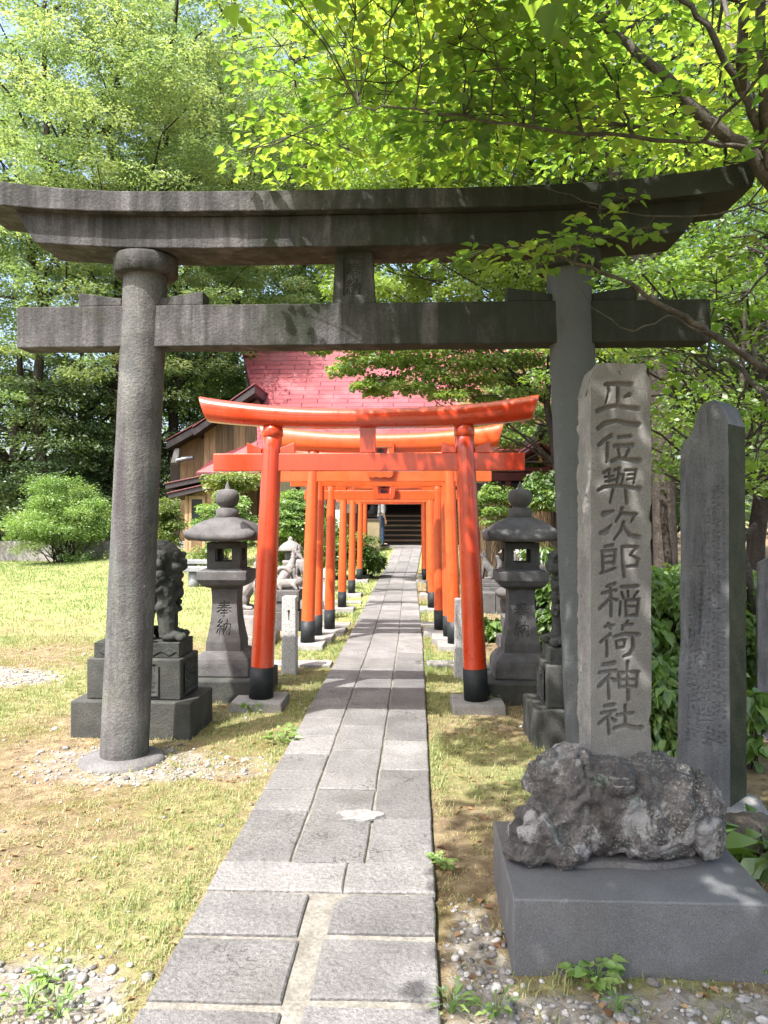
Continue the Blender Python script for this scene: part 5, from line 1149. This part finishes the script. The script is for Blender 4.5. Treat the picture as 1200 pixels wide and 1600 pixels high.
for p in pads:
    d = np.linalg.norm(NP_ - p[:3], axis=1); k = int(d.argmin()); s = NP_[k]; sr = min(nodes[k][1], .014)
    pts_ = wiggle(s, p[:3], 6, .06, .03, rr_); b.tube([q - o0 for q in pts_], [max(.0028, sr * (1 - .7 * i / 5)) for i in range(6)], 5, cap=False)
    for j in range(6):
        a = rr_.uniform(0, 2 * math.pi); e = p[:3] + np.array((math.cos(a), math.sin(a), rr_.uniform(-.25, .12))) * p[3] * .95
        b.tube([q - o0 for q in wiggle(pts_[4], e, 4, .07, .02, rr_)], [.004, .0035, .0028, .0018], 4, cap=False)
b.build('trunk', M['bark_grey'], nt_)
def near_leaves():
    per = np.clip((pads[:, 3] / .4) ** 2 * 120, 10, 190).astype(int); V_, F_, T_ = [], [], []; base = 0
    for p, n in zip(pads, per):
        V, Fq, t = pad_leaves((p - np.array((*o0, 0)))[None], int(n), .052 + .002 * float(np.clip(p[1], 0, 7)) if p[2] < 1.6 + .71 * p[1] else .085, .84, 'heart', .25, .32, .22, (0, 1), rp); V_.append(V); F_.append(Fq + base); T_.append(t); base += len(V)
    return np.concatenate(V_), np.concatenate(F_), np.concatenate(T_)
V, Fq, tt = near_leaves(); link('crown', np_mesh('crown', V, Fq, tt), M['leaf_near'], nt_)

# ------------------------------------------------------------------ trees behind
def T(label, px, zc, h, tr, cz, r, rz, n, pr, per, L, mat, seed, **k):
    b = at(px, zc); return tree(k.pop('name', 'tree'), label, b, b + np.array((0.3, 0, h)), tr, (b[0], b[1], cz), (r, r, rz), n, pr, per, L, mat, seed, **k)
gL = 'tall trees at the back of the lawn'
T('tall feathery tree with ivy-dark trunk at the far left of the lawn', 62, 27, 22, .2, 13.5, 5.6, 9.5, 330, .72, 230, .14, 'leaf_left', 101, group=gL, wr=.42, gap=9, inner=.12, limbs=30)
T('tall pale green tree above the left end of the big torii', 175, 29, 25, .22, 14, 5.6, 10.5, 330, .74, 230, .145, 'leaf_left', 102, group=gL, wr=.42, gap=9, inner=.12, limbs=30)
T('tall feathery tree right behind the left torii pillar', 268, 31, 26, .22, 15, 5.6, 11, 330, .76, 230, .15, 'leaf_left', 103, group=gL, wr=.42, gap=9, inner=.12, limbs=30)
T('tall tree left of the shrine roof, rising behind the storehouse', 355, 37, 33, .3, 17, 6.4, 13.5, 330, .95, 230, .18, 'leaf_left', 104, group=gL, wr=.42, gap=9, inner=.12, limbs=30)
T('tall tree at the left edge, nearest of the lawn trees', -120, 29, 21, .28, 12, 4.6, 8, 200, .95, 210, .14, 'leaf_left', 105, group=gL, wr=.42, gap=9, inner=.12, limbs=30)
gD = 'dark evergreen trees in the shade behind the lawn'
T('dark spreading evergreen at the left edge behind the bright bush', 20, 28, 9, .24, 4.2, 3.4, 3.4, 100, .9, 240, .14, 'leaf_dark', 111, group=gD, gap=.4)
T('dark evergreen just outside the left edge behind the bright bush', -70, 30, 10, .24, 5.0, 3.6, 4.2, 110, .9, 240, .15, 'leaf_dark', 115, group=gD, gap=.6)
T('dark evergreen directly behind the bright bush', 120, 30, 9, .24, 4.6, 3.2, 3.6, 100, .9, 240, .14, 'leaf_dark', 112, group=gD, gap=.4)
T('dark evergreen half hidden by the left torii pillar', 225, 31, 9, .24, 4.6, 3.2, 3.8, 100, .9, 240, .14, 'leaf_dark', 113, group=gD, gap=.4)
T('slender green tree above the storehouse roof', 310, 33, 10, .18, 6.2, 3.0, 3.4, 100, .8, 240, .14, 'leaf_mid', 114, group=gD, gap=.3, tb=(0, .7))
# ginkgo in front of the shrine roof
gb = at(868, 16.2)
ex = [(*P(px, py, zc), r) for px, py, zc, r in ((640, 600, 15.4, .45), (700, 615, 15.4, .4), (595, 560, 15.4, .45), (760, 560, 15.4, .5), (555, 535, 15.5, .4), (660, 545, 15.3, .5), (690, 590, 15.6, .5), (540, 575, 15.8, .4), (575, 600, 15.6, .35), (625, 560, 15.5, .5), (660, 580, 15.6, .5), (720, 560, 15.6, .6), (745, 585, 15.6, .5), (600, 540, 15.7, .5), (560, 560, 16, .45), (600, 590, 16, .4), (640, 560, 16.2, .5), (700, 570, 16.2, .6), (740, 545, 16.4, .6), (720, 610, 16.2, .4), (655, 605, 16, .35), (580, 540, 16.5, .4), (500, 545, 16.3, .22), (610, 525, 16.5, .5), (770, 590, 16.4, .5), (800, 560, 16.2, .5), (820, 610, 16, .45), (590, 610, 16.2, .3), (680, 535, 16.5, .5), (480, 542, 16.3, .16), (760, 620, 16.2, .3))]
tree('ginkgo_tree', 'light green tree hanging its branches over the red shrine roof', gb, gb + np.array((-.4, 0, 10)), .09, (gb[0] - 2.0, gb[1], 7.3), (3.4, 2.6, 2.8), 120, .62, 440, .085, 'leaf_mid', 121, extra=ex, wr=.8, gap=.3, limbs=40, tb=(.55, 1))
# right side
rb = at(1042, 12.2)
lp = [rb, P(1036, 720, 12.2), P(1030, 560, 12.2), P(1004, 420, 12.3), P(972, 320, 12.4), P(952, 230, 12.5), P(930, 90, 12.7), P(915, -100, 13)]
tree('large_tree', 'thick leaning trunk rising behind the tall stele', rb, lp[-1], .19, (3.6, 12.6, 10.0), (4.6, 3.6, 3.6), 120, .8, 240, .12, 'leaf_mid', 131, lean_pts=lp, gap=.2, tb=(.2, .9))
b2 = at(900, 14.5)
tree('large_tree', 'upright trunk showing above the right part of the torii beam', b2, b2 + np.array((0, 0, 12)), .2, (b2[0], b2[1], 9.6), (3.6, 3.2, 3.6), 95, .8, 240, .12, 'leaf_mid', 132, gap=.2, tb=(.2, .9))
T('small leafy tree filling the space between stele and flaking slab', 1130, 8.6, 4.4, .06, 3.2, 2.0, 1.4, 60, .42, 150, .075, 'leaf_mid', 133, wr=.62, limbs=60, tb=(.2, 1), name='small_tree')
T('leafy tree behind the right end of the torii', 1230, 9.5, 6, .1, 3.9, 2.2, 2.3, 70, .5, 160, .08, 'leaf_mid', 134, wr=.62, limbs=60, tb=(0, .75), name='small_tree')
T('bushy tree behind the side shrine', 905, 25, 9, .2, 5.0, 3.4, 3.8, 110, .8, 240, .13, 'leaf_mid', 135, tb=(0, .75))
T('shady tree right of the side shrine', 1020, 18, 8, .18, 4.4, 3.2, 3.4, 110, .7, 240, .11, 'leaf_mid', 136, tb=(0, .6))
T('dark tree at the right edge behind the cut-off slab', 1180, 15, 8, .18, 4.4, 3.2, 3.6, 110, .7, 240, .11, 'leaf_dark', 137, tb=(.3, 1))
T('broad tree rising behind the shrine roof ridge', 640, 44, 36, .35, 20, 7.5, 14, 300, 1.5, 280, .23, 'leaf_mid', 138, group=None, tb=(.3, 1))
T('tall tree behind the left end of the shrine roof', 455, 43, 36, .3, 20, 6.6, 14, 300, 1.4, 280, .22, 'leaf_left', 139)
T('tall tree behind the right end of the shrine roof', 860, 40, 32, .3, 17, 6.5, 13, 280, 1.4, 280, .21, 'leaf_mid', 140, tb=(.2, 1))
T('tall tree far right above the dark tree', 1130, 27, 22, .3, 12, 5.6, 9.5, 240, 1.1, 280, .16, 'leaf_mid', 141, tb=(.1, .9))
t = thing('slim_tree', 'slim dark bare trunk just left of the right torii pillar', 'tree', tuple(at(866, 13.8)))
b = MB(); b.tube(wiggle((0, 0, -.1), (.1, 0, 3.4), 7, .01), [.085, .075, .07, .065, .06, .055, .05], 10); b.build('trunk', M['wood_dark'], t)
t = thing('sawn_sapling', 'sawn-off sapling with a pale cut top beside the thick trunk', 'tree trunk', tuple(at(1040, 9.6)))
b = MB(); b.tube([(0.1, 0, -.1), (.05, 0, .8), (-.02, 0, 1.5), (-.03, 0, zat(728, 9.6))], [.06, .05, .045, .04], 10); b.build('stem', M['bark'], t); b = MB(); b.lathe([(.037, 0), (.036, .004)], 14, (-.03, 0, zat(728, 9.6))); b.build('cut_face', M['wood_pale'], t)
t = thing('dead_branch', 'bare pale forked stick leaning right of the flaking slab', 'branch', tuple(at(1172, 5.6)))
o1 = np.array(t.location)
b = MB(); b.tube([P(1176, 960, 5.6) - o1, P(1170, 895, 5.6) - o1, P(1157, 850, 5.6) - o1, P(1170, 832, 5.55) - o1, P(1180, 818, 5.5) - o1], [.03, .026, .024, .022, .016], 9); b.build('stick', M['bark_grey'], t)
# distant wood closing the view
pd = []
r9 = np.random.default_rng(99)
for _ in range(420):
    X = r9.uniform(-62, 62); Y = r9.uniform(50, 66); pd.append((X, Y, r9.uniform(.5, 14) , r9.uniform(1.4, 2.4)))
V, Fq, tt = pad_leaves(np.array(pd), 170, .42, .55, 'diamond', .25, .6, .6, (0, .8), r9); tag(link('distant_wood', np_mesh('distant_wood', V, Fq, tt), M['leaf_mid']), 'mass of far trees closing the view behind the shrine', 'wood', kind='stuff')

# ------------------------------------------------------------------ shrubs and plants
def S(name, label, px, py, zc, rx, rz, n, pr, per, L, mat, seed, ry=None, **k):
    c = P(px, py, zc); b = c.copy(); b[2] = k.pop('bz', 0); return shrub(name, label, b, c, (rx, ry or rx, rz), n, pr, per, L, mat, seed, **k)
S('bright_bush', 'big bright green feathery bush on the lawn, left of the torii pillar', 98, 812, 24.3, 1.55, 1.35, 120, .42, 260, .10, 'leaf_shrub', 201, wr=.3, shape='long', droop=.1, stems=40, tb=(.1, 1))
S('dark_shrub', 'wide dark shrub behind the concrete wall at the left edge', 20, 800, 29, 3.0, 1.5, 90, .5, 220, .13, 'leaf_dark', 241, tb=(.2, 1), gap=9)
S('dark_shrub', 'wide dark shrub behind the concrete wall and the left torii pillar', 190, 800, 29.5, 2.8, 1.6, 90, .5, 220, .13, 'leaf_dark', 242, tb=(.2, 1), gap=9)
S('low_shrub', 'low green shrub before the concrete wall', 225, 868, 24.8, 1.1, .35, 40, .3, 200, .08, 'leaf_dark', 202, tb=(.4, 1))
S('leafy_shrub', 'rounded leafy shrub behind the left lantern finial', 352, 818, 19.6, .68, .78, 60, .28, 210, .085, 'leaf_shrub', 203, wr=.6)
S('climbing_vine', 'pale climbing vine over the passage roof beside the storehouse', 368, 752, 21.6, .75, .28, 30, .26, 150, .1, 'leaf_pale', 204, wr=.65)
S('leafy_shrub', 'tall grey-green shrub in front of the lean-to', 262, 812, 22.2, .36, .8, 34, .24, 180, .085, 'leaf_pale', 205, wr=.55, tb=(0, .6))
S('low_plant', 'low yellow-green plant at the storehouse doorstep', 320, 868, 20.5, .5, .22, 18, .2, 150, .07, 'leaf_pale', 206)
bq = at(456, 15.5); tree('pruned_tree', 'small pruned tree with forked dark stem behind the foxes', bq, bq + np.array((.05, 0, 1.5)), .06, tuple(P(462, 806, 15.5)), (.62, .5, .5), 60, .22, 200, .06, 'leaf_shrub', 207, wr=.6, limbs=40, tb=(0, .8))
S('yellow_shrub', 'yellow-green shrub low behind the fox pair', 440, 845, 15.9, .5, .45, 30, .2, 200, .06, 'leaf_pale', 208)
S('hedge', 'dark green hedge behind the left row of orange posts', 520, 850, 18.6, 1.25, .62, 80, .28, 240, .07, 'leaf_shrub', 209, wr=.6, ry=.5, tb=(0, .6))
S('fern_clump', 'bright fern-like clump at the foot of the farthest left gate posts', 580, 876, 19.0, .24, .2, 22, .13, 55, .2, 'leaf_hosta', 210, wr=.28, shape='long', droop=.5)
S('broadleaf_plant', 'bright broad-leaved plant between right lantern and guardian lion', 866, 955, 8.8, .28, .42, 34, .14, 70, .10, 'leaf_hosta', 211, wr=.7, shape='heart', droop=.6)
S('broadleaf_plant', 'green broad-leaved plant beside the nearest right gate post', 772, 985, 9.4, .2, .14, 16, .12, 40, .11, 'leaf_hosta', 212, wr=.7, shape='heart', droop=.6)
S('broadleaf_plant', 'leafy plant hanging by the gable of the side shrine', 852, 768, 13.6, .34, .34, 26, .2, 120, .085, 'leaf_mid', 213, wr=.75, shape='heart', droop=.6)
S('thin_shrub', 'thin shrub between orange posts and right lantern finial', 768, 790, 14.2, .36, .42, 26, .16, 110, .07, 'leaf_mid', 214, wr=.6)
S('grassy_plant', 'long-leaved plant behind the right lantern fire box', 852, 880, 10.5, .22, .36, 20, .14, 60, .16, 'leaf_hosta', 215, wr=.16, shape='long', droop=.9, tb=(0, .5))
def US(label, px, py, zc, rx, rz, n, seed): S('understory_shrub', label, px, py, zc, rx, rz, int(n * 1.3), .19, 120, .078, 'leaf_shrub', seed, wr=.55, shape='heart', droop=.75, group='understory shrubs right of the stele', tb=(.15, 1), njit=.45)
US('green understory shrub between the tall stele and the flaking slab', 1040, 1010, 5.4, .5, .55, 60, 221)
US('green understory shrub low behind the stele rock', 1035, 1100, 5.0, .36, .4, 40, 222)
US('green understory shrub right of the flaking slab', 1165, 1010, 5.9, .4, .55, 46, 223)
US('understory shrub behind the cut-off slab at the right edge', 1230, 1020, 6.2, .5, .6, 46, 224)
US('understory shrub at the foot of the thick leaning trunk', 1080, 960, 7.4, .9, .5, 60, 225)
S('hosta', 'clump of big pale green leaves at the right edge beside the granite block', 1196, 1345, 3.25, .13, .13, 10, .09, 8, .16, 'leaf_hosta', 231, wr=.5, shape='long', droop=.5, cat='plant')
S('hosta', 'single broad-leaved plant between the flaking slab and the cut-off slab', 1172, 1125, 4.3, .10, .22, 12, .08, 9, .11, 'leaf_hosta', 232, wr=.7, shape='heart', droop=.8, cat='plant')
def tuftplant(name, label, px, py, r, n, L, seed, mat='leaf_shrub', shape='heart', wr=.9, cat='weed', z=0.0):
    q = G0(px, py); rr = np.random.default_rng(seed); t = thing(name, label, cat, (q[0], q[1], z)); a = rr.uniform(0, 2 * math.pi, n); d = np.sqrt(rr.uniform(0, 1, n)) * r
    Cn = np.stack([np.cos(a) * d, np.sin(a) * d, .015 + rr.uniform(0, .055, n) * (r / .08)], 1); D = np.stack([np.cos(a), np.sin(a), rr.uniform(-.1, .5, n)], 1); N = np.array((0, 0, 1.0)) + rr.normal(0, .35, (n, 3))
    V, Fq, m = leaf_geo(Cn, D, N, L * rr.uniform(.6, 1.2, n), wr, shape); link('leaves', np_mesh('leaves', V, Fq, np.repeat(rr.uniform(.2, 1, n), m)), M[mat], t)
    b = MB()
    for k in range(min(n, 14)): b.tube([(0, 0, -.01), tuple(Cn[k] * np.array((.5, .5, 1))), tuple(Cn[k])], .0014, 4, cap=False)
    b.build('stems', M['leaf_shrub'], t)
tuftplant('weed', 'leafy green weed in front of the granite block', 930, 1532, .085, 60, .04, 301)
tuftplant('weed', 'small weed sprouting among pebbles below the leafy weed', 965, 1580, .04, 18, .035, 302, shape='long', wr=.3)
tuftplant('weed', 'flat weed rosette at the bottom left corner among pebbles', 45, 1580, .075, 40, .04, 303, shape='long', wr=.35)
tuftplant('weed', 'weed rosette on pebbles right of the corner rosette', 92, 1585, .06, 34, .04, 304, shape='long', wr=.35)
tuftplant('weed', 'small two-leaved plantain in the grass left of the path', 75, 1535, .04, 12, .05, 305, wr=.6)
tuftplant('weed', 'weed at the right path edge in the lower foreground', 705, 1580, .05, 26, .045, 306, shape='long', wr=.3)
tuftplant('weed', 'weed beside the lower left corner of the granite block', 775, 1585, .05, 24, .04, 307, shape='long', wr=.35)
tuftplant('weed', 'clover-like weed at the right path edge beside the granite block corner', 690, 1355, .05, 30, .03, 308)
tuftplant('weed', 'pale round-leaved weed on the left path edge ahead of the pillar', 440, 1160, .10, 40, .045, 309)
tuftplant('weed', 'weed at the right edge by the granite block', 1196, 1512, .05, 26, .05, 310)
tuftplant('weed', 'weed at the plinth of the nearest left gate post', 392, 1112, .07, 26, .035, 311)
tuftplant('weed', 'green tuft by the plinth of the nearest right gate post', 757, 1100, .12, 60, .06, 312, shape='long', wr=.2)

# ------------------------------------------------------------------ grass, pebbles, needles
def blades(X, Y, H, lean, tint, wd, seed):
    r = np.random.default_rng(seed); n = len(X); a = r.uniform(0, 2 * math.pi, n); ca, sa = np.cos(a), np.sin(a)
    z0 = ground_z(X, Y) - .004; B = np.stack([X, Y, z0], 1); s = np.stack([-sa, ca, 0 * a], 1) * wd[:, None]
    d = np.stack([ca, sa, 0 * a], 1); up = np.array((0, 0, 1.0)); k = lean[:, None]; h = H[:, None]
    mid = B + d * h * k * .45 + up * h * .6 * (1 - .45 * k); tip = B + d * h * k * 1.0 + up * h * (1 - .85 * k)
    V = np.stack([B - s, B + s, mid + s * .8, mid - s * .8, tip + s * .12, tip - s * .12], 1).reshape(-1, 3); b = np.arange(n)[:, None] * 6
    Fq = np.stack([b + np.array((0, 1, 2, 3)), b + np.array((3, 2, 4, 5))], 1).reshape(-1, 4); return V, Fq, np.repeat(tint, 2)
def ground_z(X, Y):
    near = np.exp(-((X + .5) / 6) ** 2) * (1 - sstep(10, 14, Y))
    z = rise(X, Y) + (.014 * n2(X, Y, 2.2, 4, 3) + .006 * n2(X, Y, 14, 2, 4)) * near - .006
    return z + .10 * sstep(1.25, 1.9, X) * (1 - sstep(4.6, 6.5, Y)) * sstep(2.6, 3.4, Y)
def tufts(n, x0, x1, y0, y1, per, h, spread, seed, powr=1.0, wd=.0016):
    r = np.random.default_rng(seed); X = r.uniform(x0, x1, n * 3); u = r.uniform(0, 1, n * 3); Y = y0 + (y1 - y0) * u ** powr
    g_ = greenness(X, Y); keep = (r.uniform(0, 1, n * 3) < .22 + .9 * g_) & (np.abs(X - path_cx(Y)) > .475) & (r.uniform(0, 1, n * 3) > gravelness(X, Y) * .93)
    X, Y, g_ = X[keep][:n], Y[keep][:n], g_[keep][:n]; sc = 1 + Y * .035
    Xb = np.repeat(X, per); Yb = np.repeat(Y, per); gb = np.repeat(g_, per); sb = np.repeat(sc, per); m = len(Xb)
    Xb = Xb + r.normal(0, spread, m) * sb; Yb = Yb + r.normal(0, spread, m) * sb
    k = np.abs(Xb - path_cx(Yb)) > .452; Xb, Yb, gb, sb = Xb[k], Yb[k], gb[k], sb[k]; m = len(Xb)
    tint = np.clip(gb * .75 + r.normal(.12, .2, m), 0, 1); H = h * sb * r.uniform(.5, 1.25, m) * (.7 + .5 * gb)
    lean = np.clip(r.normal(.5, .2, m) + .42 * (tint < .35), .1, .98)
    return blades(Xb, Yb, H, lean, tint, wd * sb * r.uniform(.7, 1.4, m), seed + 1)
parts = [tufts(15000, -5.2, -.82, 1.3, 9.5, 9, .036, .016, 501, 1.35), tufts(3800, .07, 1.7, 1.4, 9.5, 8, .034, .016, 502, 1.3), tufts(9000, -14, -.8, 9, 27, 8, .042, .06, 503, 1.1, .0035), tufts(900, .0, 3, 9, 22, 8, .06, .05, 504, 1.2, .003),
         tufts(700, -.95, -.82, 1.3, 12, 7, .045, .01, 505, 1.4), tufts(420, -4.5, -.85, 1.4, 8, 16, .075, .02, 507, 1.5), tufts(200, .08, 1.0, 1.5, 8, 14, .07, .018, 508, 1.4), tufts(700, .07, .16, 1.3, 12, 7, .042, .01, 506, 1.4)]
Vs, Fs, Ts, bb = [], [], [], 0
for V, Fq, t_ in parts: Vs.append(V); Fs.append(Fq + bb); Ts.append(t_); bb += len(V)
tag(link('grass', np_mesh('grass', np.concatenate(Vs), np.concatenate(Fs), np.concatenate(Ts)), M['grass']), 'thin yellow-green grass growing in patches on both sides of the path', 'grass', kind='stuff')
def pebbles():
    r = np.random.default_rng(77); n0 = 60000; X = r.uniform(-5.5, 2.6, n0); Y = 1.35 + 7 * r.uniform(0, 1, n0) ** 1.5; gv = gravelness(X, Y)
    keep = (r.uniform(0, 1, n0) < np.maximum(gv ** 1.5 * .8, .012)) & (np.abs(X - path_cx(Y)) > .465) & ~((X > .31) & (X < 1.18) & (Y > 2.53) & (Y < 3.2)); X, Y = X[keep][:7000], Y[keep][:7000]; n = len(X)
    ph = (1 + 5 ** .5) / 2; I = np.array([(-1, ph, 0), (1, ph, 0), (-1, -ph, 0), (1, -ph, 0), (0, -1, ph), (0, 1, ph), (0, -1, -ph), (0, 1, -ph), (ph, 0, -1), (ph, 0, 1), (-ph, 0, -1), (-ph, 0, 1)]) / math.sqrt(1 + ph * ph)
    FI = np.array([(0, 11, 5), (0, 5, 1), (0, 1, 7), (0, 7, 10), (0, 10, 11), (1, 5, 9), (5, 11, 4), (11, 10, 2), (10, 7, 6), (7, 1, 8), (3, 9, 4), (3, 4, 2), (3, 2, 6), (3, 6, 8), (3, 8, 9), (4, 9, 5), (2, 4, 11), (6, 2, 10), (8, 6, 7), (9, 8, 1)])
    S_ = r.lognormal(math.log(.0085), .4, n); S_ = np.clip(S_, .004, .024); an = r.uniform(0, 6.283, n); sc = np.stack([S_ * r.uniform(.9, 1.5, n), S_ * r.uniform(.8, 1.1, n), S_ * r.uniform(.5, .8, n)], 1)
    J = I[None] * (1 + r.normal(0, .07, (n, 12, 1))) * sc[:, None]; c_, s_ = np.cos(an)[:, None], np.sin(an)[:, None]
    V = np.stack([J[:, :, 0] * c_ - J[:, :, 1] * s_ + X[:, None], J[:, :, 0] * s_ + J[:, :, 1] * c_ + Y[:, None], J[:, :, 2] + (ground_z(X, Y) + S_ * .3)[:, None]], -1).reshape(-1, 3)
    Fq = (np.arange(n)[:, None, None] * 12 + FI[None]).reshape(-1, 3); return np_mesh('gravel', V, Fq, np.repeat(r.beta(3, 2, n), 20), True)
tag(link('gravel', pebbles(), M['pebble']), 'pale rounded pebbles strewn over the soil beside path and stones', 'gravel', kind='stuff')
def litter():
    r = np.random.default_rng(88); n = 17000; X = np.where(r.uniform(0, 1, n) < .5, r.uniform(.1, 2.6, n), r.uniform(-4.5, -.85, n)); Y = 1.4 + 7.5 * r.uniform(0, 1, n) ** 1.3
    k = ~((X > .31) & (X < 1.18) & (Y > 2.53) & (Y < 3.2)); X, Y = X[k], Y[k]; n = len(X); a = r.uniform(0, 6.283, n); wide = r.uniform(0, 1, n) < .12
    Cn = np.stack([X, Y, ground_z(X, Y) + .006], 1); D = np.stack([np.cos(a), np.sin(a), r.normal(0, .08, n)], 1); N = np.array((0, 0, 1.0)) + r.normal(0, .2, (n, 3))
    L = np.where(wide, r.uniform(.02, .05, n), r.uniform(.03, .085, n)); V1, F1, m = leaf_geo(Cn[~wide], D[~wide], N[~wide], L[~wide], .035, 'diamond', .02); V2, F2, m = leaf_geo(Cn[wide], D[wide], N[wide], L[wide], .55, 'diamond', .15)
    return np_mesh('leaf_litter', np.concatenate([V1, V2]), np.concatenate([F1, F2 + len(V1)]), r.uniform(0, 1, n))
tag(link('leaf_litter', litter(), M['litter']), 'dry needles and brown leaf bits lying on the ground', 'leaf litter', kind='stuff')
